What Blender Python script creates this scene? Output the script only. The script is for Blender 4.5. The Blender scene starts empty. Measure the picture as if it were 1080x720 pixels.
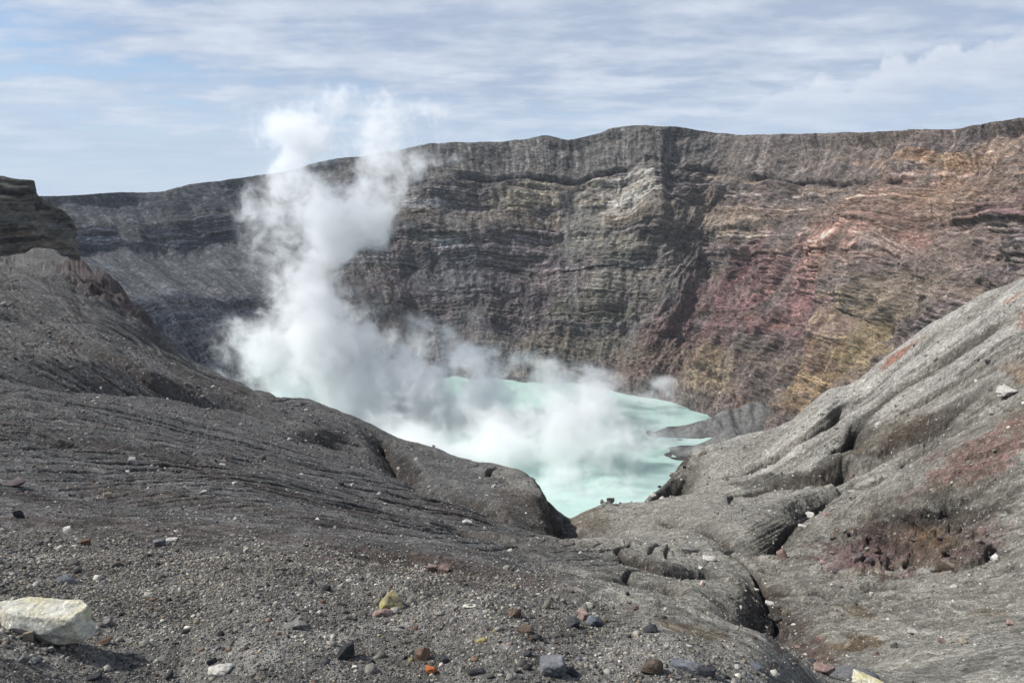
import bpy, bmesh, math, random
import numpy as np
C = bpy.context.scene
COL = C.collection
R = math.radians
rng = np.random.default_rng(11)
F32 = np.float32

# ------------------------------------------------------------------ camera geometry (eye at the origin, looking +Y, pitched down)
FPX, CX, CY, PITCH = 780.0, 540.0, 360.0, R(11.2)
def ray(px, py):
    """azimuth and tan(elevation) of the sight line through a photo point"""
    px = np.asarray(px, float); py = np.asarray(py, float)
    a = (px - CX) / FPX; u = (CY - py) / FPX
    yy = math.cos(PITCH) + u * math.sin(PITCH)
    zz = -math.sin(PITCH) + u * math.cos(PITCH)
    return np.arctan2(a, yy), zz / np.hypot(a, yy)
def P(px, py, D):
    az, t = ray(px, py)
    return np.array([D * np.sin(az), D * np.cos(az), D * t])
def project(x, y, z):
    c, s = math.cos(PITCH), math.sin(PITCH)
    f = y * c - z * s; u = y * s + z * c
    f = np.maximum(f, 1e-3)
    return CX + FPX * x / f, CY - FPX * u / f

# ------------------------------------------------------------------ noise
def _h(ix, iy, iz, seed):
    h = (ix.astype(np.uint32) * np.uint32(374761393)) ^ (iy.astype(np.uint32) * np.uint32(668265263)) ^ (iz.astype(np.uint32) * np.uint32(2147483647 - 58)) ^ np.uint32((seed * 974634777 + 12345) & 0xffffffff)
    h = (h ^ (h >> np.uint32(13))) * np.uint32(1274126177)
    h = h ^ (h >> np.uint32(16))
    h = h * np.uint32(2246822519); h ^= h >> np.uint32(15)
    return h
def _g2(h, fx, fy):
    a = (h & np.uint32(0xffff)).astype(F32) * F32(2 * math.pi / 65536)
    return np.cos(a) * fx + np.sin(a) * fy
def noise2(x, y, seed=0):
    x = np.asarray(x, np.float64); y = np.asarray(y, np.float64)
    x0 = np.floor(x); y0 = np.floor(y)
    fx = (x - x0).astype(F32); fy = (y - y0).astype(F32)
    ix = x0.astype(np.int64); iy = y0.astype(np.int64); iz = np.zeros(1, np.int64)
    u = fx * fx * fx * (fx * (fx * 6 - 15) + 10); v = fy * fy * fy * (fy * (fy * 6 - 15) + 10)
    n00 = _g2(_h(ix, iy, iz, seed), fx, fy); n10 = _g2(_h(ix + 1, iy, iz, seed), fx - 1, fy)
    n01 = _g2(_h(ix, iy + 1, iz, seed), fx, fy - 1); n11 = _g2(_h(ix + 1, iy + 1, iz, seed), fx - 1, fy - 1)
    a = n00 + u * (n10 - n00); b = n01 + u * (n11 - n01)
    return (a + v * (b - a)) * F32(1.5)
def fbm2(x, y, octs=5, seed=0, gain=.5, lac=2.03):
    r = 0; a = 1; t = 0
    for k in range(octs):
        r = r + a * noise2(x, y, seed + k * 17); t += a
        a *= gain; x = x * lac + 3.1; y = y * lac - 1.7
    return r / t * 1.3
def ridged2(x, y, octs=4, seed=0, gain=.5, lac=2.03):
    r = 0; a = 1; t = 0
    for k in range(octs):
        r = r + a * (1 - 2 * np.abs(noise2(x, y, seed + k * 17))); t += a
        a *= gain; x = x * lac + 3.1; y = y * lac - 1.7
    return r / t
def white(n, seed):
    return np.random.default_rng(seed).random(n).astype(F32)
def sstep(a, b, x):
    t = np.clip((x - a) / (b - a), 0, 1); return t * t * (3 - 2 * t)
def blur(a, r, it=2):
    for _ in range(it):
        for ax in (0, 1):
            pad = [(0, 0), (0, 0)]; pad[ax] = (r + 1, r)
            c = np.cumsum(np.pad(a, pad, mode='edge'), axis=ax, dtype=np.float64)
            n = a.shape[ax]
            if ax == 0: a = (c[2 * r + 1:2 * r + 1 + n] - c[:n]) / (2 * r + 1)
            else: a = (c[:, 2 * r + 1:2 * r + 1 + n] - c[:, :n]) / (2 * r + 1)
    return a

def lin(r, g, b):
    f = lambda c: c / 12.92 if c <= .04045 else ((c + .055) / 1.055) ** 2.4
    return np.array([f(r / 255), f(g / 255), f(b / 255)])

def pchip(x, y, xs):
    x = np.asarray(x, float); y = np.asarray(y, float); h = np.diff(x); d = np.diff(y) / h
    m = np.zeros_like(y); m[0] = d[0]; m[-1] = d[-1]
    for i in range(1, len(x) - 1):
        if d[i - 1] * d[i] > 0:
            w1 = 2 * h[i] + h[i - 1]; w2 = h[i] + 2 * h[i - 1]
            m[i] = (w1 + w2) / (w1 / d[i - 1] + w2 / d[i])
    k = np.clip(np.searchsorted(x, xs) - 1, 0, len(x) - 2)
    t = (xs - x[k]) / h[k]
    return (2 * t**3 - 3 * t**2 + 1) * y[k] + (t**3 - 2 * t**2 + t) * h[k] * m[k] + (-2 * t**3 + 3 * t**2) * y[k + 1] + (t**3 - t**2) * h[k] * m[k + 1]

# ------------------------------------------------------------------ mesh helpers
def grid_mesh(name, V, col=None, extra=None, smooth=True, mat=None):
    """V: (rows, cols, 3) -> one quad sheet"""
    nr, nc = V.shape[:2]
    me = bpy.data.meshes.new(name)
    me.vertices.add(nr * nc); me.vertices.foreach_set('co', V.astype(F32).ravel())
    i = np.arange(nr * nc, dtype=np.int32).reshape(nr, nc)
    q = np.stack([i[:-1, :-1], i[:-1, 1:], i[1:, 1:], i[1:, :-1]], -1).reshape(-1, 4)
    n = len(q)
    me.loops.add(n * 4); me.loops.foreach_set('vertex_index', q.ravel())
    me.polygons.add(n); me.polygons.foreach_set('loop_start', np.arange(0, n * 4, 4, dtype=np.int32))
    me.update(calc_edges=True)
    if smooth: me.polygons.foreach_set('use_smooth', np.ones(n, bool))
    if col is not None:
        a = me.color_attributes.new('rock_colour', 'FLOAT_COLOR', 'POINT')
        c4 = np.ones((nr * nc, 4), F32); c4[:, :3] = col.reshape(-1, 3); a.data.foreach_set('color', c4.ravel())
    for k, arr in (extra or {}).items():
        a = me.attributes.new(k, 'FLOAT', 'POINT'); a.data.foreach_set('value', arr.astype(F32).ravel())
    o = bpy.data.objects.new(name, me); COL.objects.link(o)
    if mat: me.materials.append(mat)
    return o
def tri_mesh(name, V, T, smooth=False, mat=None):
    me = bpy.data.meshes.new(name)
    me.vertices.add(len(V)); me.vertices.foreach_set('co', np.asarray(V, F32).ravel())
    n = len(T)
    me.loops.add(n * 3); me.loops.foreach_set('vertex_index', np.asarray(T, np.int32).ravel())
    me.polygons.add(n); me.polygons.foreach_set('loop_start', np.arange(0, n * 3, 3, dtype=np.int32))
    me.update(calc_edges=True)
    if smooth: me.polygons.foreach_set('use_smooth', np.ones(n, bool))
    if mat: me.materials.append(mat)
    return me
def tag(o, label, cat, group=None, kind=None):
    o['label'] = label; o['category'] = cat
    if group: o['group'] = group
    if kind: o['kind'] = kind
    return o

# ------------------------------------------------------------------ node helpers
def new_mat(name):
    m = bpy.data.materials.new(name); m.use_nodes = True
    nt = m.node_tree; nt.nodes.clear()
    return m, nt
def N(nt, t, ins=None, **kw):
    n = nt.nodes.new(t)
    for k, v in kw.items(): setattr(n, k, v)
    for k, v in (ins or {}).items():
        s = n.inputs[k]
        if isinstance(v, bpy.types.NodeSocket): nt.links.new(v, s)
        else: s.default_value = v
    return n
def M(nt, op, a, b=None, c=None, clamp=False):
    n = nt.nodes.new('ShaderNodeMath'); n.operation = op; n.use_clamp = clamp
    for i, v in enumerate((a, b, c)):
        if v is None: continue
        if isinstance(v, bpy.types.NodeSocket): nt.links.new(v, n.inputs[i])
        else: n.inputs[i].default_value = v
    return n.outputs[0]
def MR(nt, v, a, b, c=0., d=1., smooth=False):
    n = nt.nodes.new('ShaderNodeMapRange'); n.clamp = True
    if smooth: n.interpolation_type = 'SMOOTHSTEP'
    nt.links.new(v, n.inputs[0])
    for i, x in enumerate((a, b, c, d)): n.inputs[i + 1].default_value = x
    return n.outputs[0]
def MIX(nt, f, a, b, blend='MIX'):
    n = nt.nodes.new('ShaderNodeMix'); n.data_type = 'RGBA'; n.blend_type = blend; n.clamp_factor = True
    for i, v in ((0, f), (6, a), (7, b)):
        if isinstance(v, bpy.types.NodeSocket): nt.links.new(v, n.inputs[i])
        else: n.inputs[i].default_value = v if i == 0 else (*v, 1) if len(v) == 3 else v
    return n.outputs[2]

def ground_material(name, fine, coarse, bump=.6, contrast=.5, zstretch=1.0, rough=.95):
    """ash and rock: the surveyed rock colour, broken by procedural grain at several sizes"""
    m, nt = new_mat(name)
    tc = N(nt, 'ShaderNodeTexCoord').outputs['Object']
    if zstretch != 1:
        tc = N(nt, 'ShaderNodeVectorMath', {0: tc, 1: (1, 1, zstretch)}, operation='MULTIPLY').outputs[0]
    colr = N(nt, 'ShaderNodeAttribute', attribute_name='rock_colour').outputs['Color']
    n1 = N(nt, 'ShaderNodeTexNoise', {'Vector': tc, 'Scale': fine, 'Detail': 6., 'Roughness': .72}).outputs[0]
    n2 = N(nt, 'ShaderNodeTexNoise', {'Vector': tc, 'Scale': coarse, 'Detail': 8., 'Roughness': .68}).outputs[0]
    vo = N(nt, 'ShaderNodeTexVoronoi', {'Vector': tc, 'Scale': fine * 1.3, 'Randomness': 1.}, feature='F1')
    g = MR(nt, n1, .28, .72, 1 - contrast, 1 + contrast)
    g2 = MR(nt, n2, .3, .7, 1 - contrast * .5, 1 + contrast * .5)
    sp = MR(nt, N(nt, 'ShaderNodeSeparateColor', {0: vo.outputs['Color']}).outputs[0], 0, 1, 1 - contrast * .55, 1 + contrast * .55)
    vm = N(nt, 'ShaderNodeTexVoronoi', {'Vector': tc, 'Scale': math.sqrt(fine * coarse) * .9, 'Randomness': 1.}, feature='F1')
    sm_ = MR(nt, N(nt, 'ShaderNodeSeparateColor', {0: vm.outputs['Color']}).outputs[0], 0, 1, 1 - contrast * .6, 1 + contrast * .6)
    k = M(nt, 'MULTIPLY', M(nt, 'MULTIPLY', M(nt, 'MULTIPLY', g, g2), sp), sm_)
    c = N(nt, 'ShaderNodeVectorMath', {0: colr, 3: k}, operation='SCALE').outputs[0]
    hgt = M(nt, 'ADD', M(nt, 'MULTIPLY', n1, .35 / fine * 6), M(nt, 'ADD', M(nt, 'MULTIPLY', n2, .35 / coarse * 6), M(nt, 'MULTIPLY', vo.outputs['Distance'], -.12 / fine * 4)))
    bp = N(nt, 'ShaderNodeBump', {'Height': hgt, 'Strength': bump, 'Distance': 1.}).outputs[0]
    b = N(nt, 'ShaderNodeBsdfPrincipled', {'Base Color': c, 'Roughness': rough, 'Normal': bp})
    b.inputs['Specular IOR Level'].default_value = .12
    o = N(nt, 'ShaderNodeOutputMaterial', {0: b.outputs[0]})
    return m

# ================================================================== NEAR TERRAIN: the ash slopes round the viewpoint
AZ0, AZ1 = R(-52), R(52)
NA = 1440
DV = .0028
vis_rows = np.arange(math.log(1.5), math.log(185.), DV)
far_rows = np.log(np.linspace(188, 420, 60))
LV = np.concatenate([vis_rows, far_rows]); NV = len(LV); NVV = len(vis_rows)
AZ = np.linspace(AZ0, AZ1, NA); DA = AZ[1] - AZ[0]
DD = np.exp(LV)

ctrl = [  # photo point and its ground distance in metres
 (0,720,3.2),(270,720,3.2),(540,720,3.2),(700,720,3.4),(800,720,4.2),
 (0,640,4.6),(200,640,4.6),(400,640,4.7),(550,650,4.5),(650,662,4.9),(760,692,5.2),
 (0,570,8.),(220,580,7.3),(430,598,6.5),(540,622,6.2),
 (700,655,8.),(780,688,8.),
 (200,530,13),(400,566,13),(500,588,15),(600,602,19),(700,622,17),(760,645,13.5),
 (0,480,20),(100,484,22),(300,515,23),(0,400,45),(150,420,52),(300,470,50),(420,510,46),(450,525,42),(540,558,38),
 (0,340,95),(70,350,95),(200,400,100),(330,440,100),(575,506,75),(588,524,70),(593,536,66),(602,538,66),(614,533,66),(625,531,66),(655,522,80),
 (0,296,160),(130,330,175),(200,383,160),(260,412,140),(300,426,126),(350,433,118),(385,450,112),(430,470,104),(480,486,95),(530,496,87),(560,500,80),(585,518,72),
 (0,272,240),(70,272,240),
 (850,712,9.),(830,688,10.3),(808,655,14.5),(790,635,17.5),(775,604,24),(720,590,27),(660,580,31),(620,572,40),(600,554,54),(592,539,64),
 (640,530,66),(700,525,68),(760,522,70),(820,512,74),(680,560,50),(760,552,48),
 (690,524,90),(735,478,110),(780,466,113),(830,450,116),(870,417,118),(900,405,120),(940,375,121),(985,341,121),(1040,314,118),(1080,297,115),
 (800,520,76),(850,500,80),(900,470,84),(960,440,85),(1000,420,84),(1080,380,76),
 (900,530,56),(950,520,50),(1050,500,41),(1080,470,42),(850,555,42),(810,590,29),
 (1000,470,55),(1080,430,56),
 (950,604,25.5),(870,600,25.5),(1050,602,24.5),(950,550,33),(1050,545,30),(870,560,38),
 (1080,720,9.),(950,720,9.2),(1080,660,14),(950,660,14.5),(860,660,13.5),(1000,630,19.5),
 # outside the frame
 (-350,720,3.2),(-350,570,8),(-350,430,26),(-350,310,80),(-350,240,160),(-350,215,240),(-150,480,18),(-150,300,110),(-150,255,220),
 (1400,720,8.),(1400,600,19),(1400,450,42),(1400,310,75),(1400,200,115),(1230,560,26),(1230,330,78),(1230,230,115),
]
cz, cl, cq = [], [], []
for px, py, D in ctrl:
    a, t = ray(px, py); cz.append(a); cl.append(math.log(D)); cq.append(t)
for px, D, z in [(-390,1.6,-2.0),(0,1.6,-2.0),(540,1.6,-2.0),(800,1.8,-2.05),(1000,3.5,-3.2),(1000,1.8,-2.2),(1300,1.8,-2.3),(1350,4,-3.9)]:
    cz.append(math.atan2(px - CX, FPX)); cl.append(math.log(D)); cq.append(z / D)
cz = np.array(cz); cl = np.array(cl); cq = np.array(cq)
SA, SL = 1 / .128, 1 / .6
def tps(r2):
    r2 = np.maximum(r2, 1e-12); return r2 * np.log(r2)
def fit(x, y, v, lam):
    n = len(x)
    K = tps((x[:, None] - x) ** 2 + (y[:, None] - y) ** 2) + lam * np.eye(n)
    Q = np.stack([np.ones(n), x, y], 1)
    A = np.block([[K, Q], [Q.T, np.zeros((3, 3))]])
    return np.linalg.solve(A, np.concatenate([v, np.zeros(3)]))
W = fit(cz * SA, cl * SL, cq, .0012)
def base_q(az, l):
    x = np.asarray(az, float) * SA; y = np.asarray(l, float) * SL
    sh = x.shape; x = x.ravel(); y = y.ravel()
    r = W[-3] + W[-2] * x + W[-1] * y
    for k in range(len(cz)):
        r += W[k] * tps((x - cz[k] * SA) ** 2 + (y - cl[k] * SL) ** 2)
    return r.reshape(sh)
# where each sight line leaves the slopes (the crest), the ground falls away into the crater
sil = np.array([(-390,260),(-100,260),(0,256),(60,252),(85,235),(130,190),(200,170),(260,150),(300,135),(350,124),(385,116),(430,107),(480,98),(530,89),(560,83),(590,74),(605,70),(640,72),(690,94),(735,112),(830,119),(900,122),(985,123),(1080,118),(1400,118)], float)
sil_az = np.arctan2((sil[:, 0] - CX), FPX * 1.0)
LS = np.interp(AZ, sil_az, np.log(sil[:, 1]))
# coarse evaluation then bilinear up-sampling (the base is smooth)
ca = np.linspace(AZ0, AZ1, 241); cv = np.linspace(LV[0], LV[-1], 401)
CQ = base_q(ca[None, :] + 0 * cv[:, None], cv[:, None] + 0 * ca[None, :])
def bil(G, gx, gy, x, y):
    fx = np.clip((x - gx[0]) / (gx[1] - gx[0]), 0, len(gx) - 1.001); fy = np.clip((y - gy[0]) / (gy[1] - gy[0]), 0, len(gy) - 1.001)
    ix = fx.astype(int); iy = fy.astype(int); fx = fx - ix; fy = fy - iy
    return (G[iy, ix] * (1 - fx) + G[iy, ix + 1] * fx) * (1 - fy) + (G[iy + 1, ix] * (1 - fx) + G[iy + 1, ix + 1] * fx) * fy
GA, GL = np.meshgrid(AZ, LV)
lim = np.minimum(GL, LS[None, :])
q = bil(CQ, ca, cv, GA, lim)
q = np.concatenate([blur(q[:NVV], 4), q[NVV:]])
Dg = DD[:, None] + 0 * q
Ds = np.exp(LS)[None, :]
over = np.maximum(Dg - Ds, 0)
Z = q * np.minimum(Dg, Ds) - np.where(over > 0, over * over / (over + 5) * 1.05, 0)
X = Dg * np.sin(GA); Y = Dg * np.cos(GA)

def drop(pts):
    """photo points -> (az, ln D) where their sight lines first meet the smooth ground"""
    out = []
    for px, py in pts:
        a, t = ray(px, py)
        l = np.linspace(math.log(2.2), np.interp(a, AZ, LS), 1500)
        qq = bil(CQ, ca, cv, 0 * l + a, l)
        k = np.argmax(qq >= t) if (qq >= t).any() else int(np.argmin(np.abs(qq - t)))
        out.append((float(a), float(l[k])))
    return np.array(out)
def seg_dist(pts, reach):
    """signed distance in metres (log-polar is conformal) of the cells near a polyline; + = right of its direction"""
    p = drop(pts)
    if len(p) > 2:
        ti = np.arange(len(p)); tt_ = np.linspace(0, len(p) - 1, 4 * (len(p) - 1) + 1)
        p = np.stack([pchip(ti, p[:, k], tt_) for k in (0, 1)], 1)
    T = np.gradient(p, axis=0); T /= np.linalg.norm(T, axis=1, keepdims=True) + 1e-12
    x0, x1 = p[:, 0].min() - reach, p[:, 0].max() + reach; y0, y1 = p[:, 1].min() - reach, p[:, 1].max() + reach
    c0, c1 = np.searchsorted(AZ, [x0, x1]); r0, r1 = np.searchsorted(LV, [y0, y1])
    sl = (slice(r0, r1), slice(c0, c1))
    ga, gl, gd = GA[sl], GL[sl], Dg[sl]
    w = fbm2(X[sl] / gd * 30 , np.log(gd) * 30, 3, 5) * .006
    ga = ga + w; gl = gl + w * .7
    best = np.full(ga.shape, 1e9); sg = np.zeros(ga.shape); tt = np.zeros(ga.shape)
    n = len(p) - 1
    for k in range(n):
        a, b = p[k], p[k + 1]; d = b - a; L2 = d @ d + 1e-12
        t = np.clip(((ga - a[0]) * d[0] + (gl - a[1]) * d[1]) / L2, 0, 1)
        ex = ga - a[0] - t * d[0]; ey = gl - a[1] - t * d[1]
        e = np.hypot(ex, ey); tx = T[k, 0] + (T[k + 1, 0] - T[k, 0]) * t; ty = T[k, 1] + (T[k + 1, 1] - T[k, 1]) * t
        s = np.sign(ex * ty - ey * tx)
        m = e < best; best = np.where(m, e, best); sg = np.where(m, s, sg); tt = np.where(m, (k + t) / n, tt)
    return sl, best * gd, sg, tt
MASK = {k: np.zeros(Z.shape, F32) for k in ('dark', 'red', 'brown', 'pale')}
def ends(t, p=.12):
    return sstep(0, p, t) * sstep(0, p, 1 - t)
def gully(pts, w, depth, dark=0., reach=.2):
    sl, d, s, t = seg_dist(pts, reach)
    f = np.clip(1 - d / w, 0, 1) ** 1.3 * ends(t)
    Z[sl] -= depth * f
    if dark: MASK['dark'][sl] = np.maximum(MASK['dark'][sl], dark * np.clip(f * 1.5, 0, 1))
def ridge(pts, w, hgt, reach=.3):
    sl, d, s, t = seg_dist(pts, reach)
    Z[sl] += hgt * np.exp(-(d / w) ** 2) * ends(t, .25)
def scarp(pts, depth, run, edge=.3, dark=0., lip=0., reach=.35, ew=.3):
    """the ground on the right of the line's direction is cut down by `depth`, healing over `run`"""
    sl, d, s, t = seg_dist(pts, reach)
    sd = d * s
    f = 1 / (1 + np.exp(-np.clip(sd / edge, -30, 30))) * np.exp(-np.maximum(sd, 0) / run) * ends(t, ew)
    Z[sl] -= depth * f
    if lip: Z[sl] += .45 * lip * np.exp(-np.abs(sd + edge * 2.5) / (edge * 5)) * (sd < edge) * ends(t, ew)
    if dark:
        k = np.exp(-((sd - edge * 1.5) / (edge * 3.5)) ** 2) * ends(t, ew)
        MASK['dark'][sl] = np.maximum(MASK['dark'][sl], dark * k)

# large soft swells first
Z += .009 * Dg * fbm2(X / 14, Y / 14, 3, 3) * sstep(4, 30, Dg)
# the draw that runs down to the gap in the crest, and its banks
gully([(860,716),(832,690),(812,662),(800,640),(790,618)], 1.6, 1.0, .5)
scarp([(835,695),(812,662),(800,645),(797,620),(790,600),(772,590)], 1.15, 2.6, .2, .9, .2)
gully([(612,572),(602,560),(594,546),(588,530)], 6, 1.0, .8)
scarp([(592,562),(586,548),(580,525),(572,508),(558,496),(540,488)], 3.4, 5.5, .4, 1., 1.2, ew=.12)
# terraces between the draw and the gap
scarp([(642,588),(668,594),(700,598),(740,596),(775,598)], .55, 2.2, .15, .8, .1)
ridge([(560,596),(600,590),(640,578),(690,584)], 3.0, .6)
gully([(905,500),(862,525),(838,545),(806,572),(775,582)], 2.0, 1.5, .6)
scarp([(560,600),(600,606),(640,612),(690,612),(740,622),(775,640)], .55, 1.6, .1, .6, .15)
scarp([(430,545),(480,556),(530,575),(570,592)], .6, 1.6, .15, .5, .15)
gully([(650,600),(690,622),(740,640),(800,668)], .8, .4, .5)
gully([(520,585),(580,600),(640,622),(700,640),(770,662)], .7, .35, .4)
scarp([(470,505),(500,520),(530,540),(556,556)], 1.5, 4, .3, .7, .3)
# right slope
scarp([(740,520),(778,514),(815,505),(860,494),(895,473),(915,462)], 3.6, 6, .3, .75, .8)  # dark tint here also colours in the shade under the bank
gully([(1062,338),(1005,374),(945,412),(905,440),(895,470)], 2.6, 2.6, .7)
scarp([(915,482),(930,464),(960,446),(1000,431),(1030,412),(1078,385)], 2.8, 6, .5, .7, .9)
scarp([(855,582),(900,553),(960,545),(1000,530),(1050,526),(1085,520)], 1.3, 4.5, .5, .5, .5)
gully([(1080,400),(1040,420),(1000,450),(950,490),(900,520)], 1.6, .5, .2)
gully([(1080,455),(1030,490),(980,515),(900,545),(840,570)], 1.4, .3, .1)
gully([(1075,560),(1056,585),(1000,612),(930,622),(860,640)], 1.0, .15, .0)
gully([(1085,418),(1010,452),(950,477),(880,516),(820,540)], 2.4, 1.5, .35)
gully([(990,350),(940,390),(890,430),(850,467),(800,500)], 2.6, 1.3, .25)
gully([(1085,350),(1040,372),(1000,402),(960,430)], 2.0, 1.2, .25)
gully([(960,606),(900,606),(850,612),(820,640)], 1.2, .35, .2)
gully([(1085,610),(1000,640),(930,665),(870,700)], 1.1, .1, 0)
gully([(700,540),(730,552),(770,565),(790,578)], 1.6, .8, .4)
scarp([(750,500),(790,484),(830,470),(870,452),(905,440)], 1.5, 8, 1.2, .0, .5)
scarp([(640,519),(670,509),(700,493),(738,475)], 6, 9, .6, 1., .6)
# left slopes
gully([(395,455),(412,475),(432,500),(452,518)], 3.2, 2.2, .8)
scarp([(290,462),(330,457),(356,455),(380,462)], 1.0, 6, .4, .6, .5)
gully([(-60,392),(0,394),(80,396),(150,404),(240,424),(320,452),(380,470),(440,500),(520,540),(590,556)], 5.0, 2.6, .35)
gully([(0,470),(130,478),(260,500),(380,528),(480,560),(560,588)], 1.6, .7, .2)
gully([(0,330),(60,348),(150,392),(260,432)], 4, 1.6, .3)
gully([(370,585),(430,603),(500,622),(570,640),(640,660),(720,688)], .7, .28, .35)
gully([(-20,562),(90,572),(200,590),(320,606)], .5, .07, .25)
# rocky lump under the spur
sl, d, s, t = seg_dist([(92,292),(110,305),(122,328)], .3)
lump = np.exp(-(d / 9) ** 2)
Z[sl] += lump * (3 + 2.5 * fbm2(X[sl] / 5, Y[sl] / 5, 4, 77))
MASK['dark'][sl] = np.maximum(MASK['dark'][sl], .55 * sstep(.3, .8, lump)); MASK['brown'][sl] = np.maximum(MASK['brown'][sl], .6 * sstep(.3, .8, lump))

qx, qy = project(X, Y, Z)
bare = np.exp(-(((qx - 955) / 85) ** 2 + ((qy - 578 + (qx - 955) * .08) / 20) ** 2) ** 2)
bare = np.maximum(bare, .5 * np.exp(-(((qx - 1035) / 50) ** 2 + ((qy - 482 + (qx - 1035) * .4) / 22) ** 2) ** 2))
kb = bare > .02
Z[kb] += bare[kb] * (1.0 * ridged2(X[kb] / 1.6, Y[kb] / 2.6, 5, 501) + (.6) * np.round(2.2 * noise2(X[kb] / .9, Y[kb] / 1.4, 502)) / 2.2)
sl, d, s, t = seg_dist([(870,556),(930,540),(1000,524),(1060,510)], .3)
Z[sl] += 1.3 * np.exp(-(d / 3.2) ** 2) * ends(t, .3)
# ---- rain: rills cut by tracing run-off downhill over the ground
act = sstep(6, 20, Dg) * sstep(0, .08, LS[None, :] + .02 - GL)
rill_wide = None
for rnd in range(5):
    wide = rnd < 2
    Zs = np.concatenate([blur(Z[:NVV], 4 if wide else 1), Z[NVV:]])
    gy, gx = np.gradient(Zs[:NVV])
    gx = -gx / DA; gy = -gy / DV
    npart = 90000 if wide else 130000
    ii = rng.uniform(2, NVV - 3, npart); jj = rng.uniform(2, NA - 3, npart)
    ux = np.zeros(npart); uy = np.zeros(npart)
    cnt = np.zeros(NVV * NA)
    Ls = .0034
    for st in range(210):
        a = ii.astype(np.int32); b = jj.astype(np.int32)
        dx = gx[a, b]; dy = gy[a, b]; m = np.hypot(dx, dy) + 1e-9
        ux = .5 * ux + .5 * dx / m; uy = .5 * uy + .5 * dy / m
        n = np.hypot(ux, uy) + 1e-9
        jj += ux / n * Ls / DA; ii += uy / n * Ls / DV
        np.clip(ii, 1, NVV - 2, out=ii); np.clip(jj, 1, NA - 2, out=jj)
        cnt += np.bincount(a * NA + b, minlength=NVV * NA)
    cnt = cnt.reshape(NVV, NA)
    c = np.log1p(np.minimum(cnt, 600) / 14)
    c = blur(c, 3, 1) if wide else blur(c, 1, 1)
    cc = c - blur(c, 26 if wide else 14, 2) * .85
    if wide: rill_wide = cc
    Z[:NVV] -= (.0048 if wide else .0024) * Dg[:NVV] * np.clip(cc, -.6, 2.4) * act[:NVV]
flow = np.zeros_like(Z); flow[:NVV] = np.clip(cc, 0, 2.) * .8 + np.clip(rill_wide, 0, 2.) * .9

# ---- long straight furrows that follow the fall of each slope
qx, qy = project(X, Y, Z)
def furrow(u, v, seed):
    r = 0
    for k, (f, a) in enumerate(((1., 1.), (2.1, .7), (4.3, .5))):
        n = noise2(u * f + .35 * noise2(u * .6, v * 2, seed + 9), v * (1 + .5 * k), seed + k)
        r = r + a * np.clip(1 - np.abs(n) * 3.2, 0, 1) ** 1.5
    return r
yl = (qy - .5406 * qx) / np.maximum(1 - .00068 * qx, .3)
wl = sstep(640, 560, qx) * sstep(392, 412, yl) * sstep(700, 610, yl)
yu = qy - .70 * qx + 12 * noise2(qx / 60, qy / 60, 611)
wu = sstep(385, 360, (qy - .20 * qx)) * sstep(250, 275, qy) * sstep(330, 250, qx)
xr = np.clip(1080 - qx, -300, 430); yr = (qy - xr * 1.191) / np.maximum(1 - .00168 * xr, .25)
wr = sstep(745, 820, qx) * sstep(690, 620, yr)
gate2 = sstep(-.4, .2, noise2(qx / 70, qy / 40, 612))
fur = np.zeros_like(Z)
for wgt, u, v, sd_ in ((wl, yl / 13, qx / 210, 620), (wu, yu / 11, qy / 90, 630), (wr, yr / 13, xr / 200, 640)):
    k = (wgt > .01) & (GL < LS[None, :] + .05) & (Dg > 4)
    fur[k] += wgt[k] * furrow(u[k], v[k], sd_) * (.35 + .65 * gate2[k])
Z -= .0030 * Dg * fur * act
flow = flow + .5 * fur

# ---- grain of the ground, octave by octave down to what the sheet can carry
sp = Dg * DV
lam, seed = 26., 40
while lam > .035:
    w = np.clip((lam / sp - 2) / 2, 0, 1) * (1 if lam < 4 else .6)
    if w.max() > 0:
        Z += (w * lam * (.020 if lam > 5 else .030 if lam > .5 else .026)) * noise2(X / lam, Y / lam, seed)
    lam *= .52; seed += 1
Z += np.where(GL < math.log(185.), sp, .4) * .34 * (white(Z.size, 4).reshape(Z.shape) - .5)
Z = np.maximum(Z, -150 + 2 * noise2(X / 30, Y / 30, 66))
X = X.astype(F32); Y = Y.astype(F32); Z = Z.astype(F32)

# ---- colours of the ground
PX, PY = project(X, Y, Z)
def ell(px, py, cx, cy, rx, ry, rot=0., seed=1, rough=1.0):
    c, s = math.cos(R(rot)), math.sin(R(rot))
    dx, dy = px - cx, py - cy
    u = (dx * c + dy * s) / rx; v = (-dx * s + dy * c) / ry
    rr = np.hypot(u, v); out = np.zeros(px.shape, F32); k = rr < 2.2
    n = fbm2((px[k] * c + py[k] * s) / 26, (py[k] * c - px[k] * s) / 9, 6, seed, .66) * rough
    out[k] = sstep(1.1, .6, rr[k] + n); return out
n1 = fbm2(X / 9, Y / 9, 5, 60); n2 = fbm2(X / 1.6, Y / 1.6, 5, 61); n3 = fbm2(X / .25, Y / .25, 3, 62)
side = sstep(-.06, .16, GA + .06 * n1 - .04 * np.clip((40 - Dg) / 40, -1, 1))       # left slope dark ash, right slope paler
ash_l = np.array([.116, .113, .108]); ash_r = np.array([.238, .227, .195]); ash_up = np.array([.37, .355, .32])
colr = ash_l + (ash_r - ash_l) * side[..., None]
up = sstep(45, 110, Dg) * sstep(.2, .5, GA + .05 * n1)
colr = colr + (ash_up - colr) * (up * .8)[..., None]
near = sstep(-32, 14, PY - np.interp(PX, [-300, 0, 200, 430, 540, 640, 830, 1100], [560, 575, 590, 602, 622, 656, 716, 800]) + 20 * n1) * (Dg < 14)
colr = colr + (np.array([.15, .142, .128]) - colr) * near[..., None]
colr *= (1 + .30 * n1 + .28 * n2 + .22 * n3)[..., None]
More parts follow.
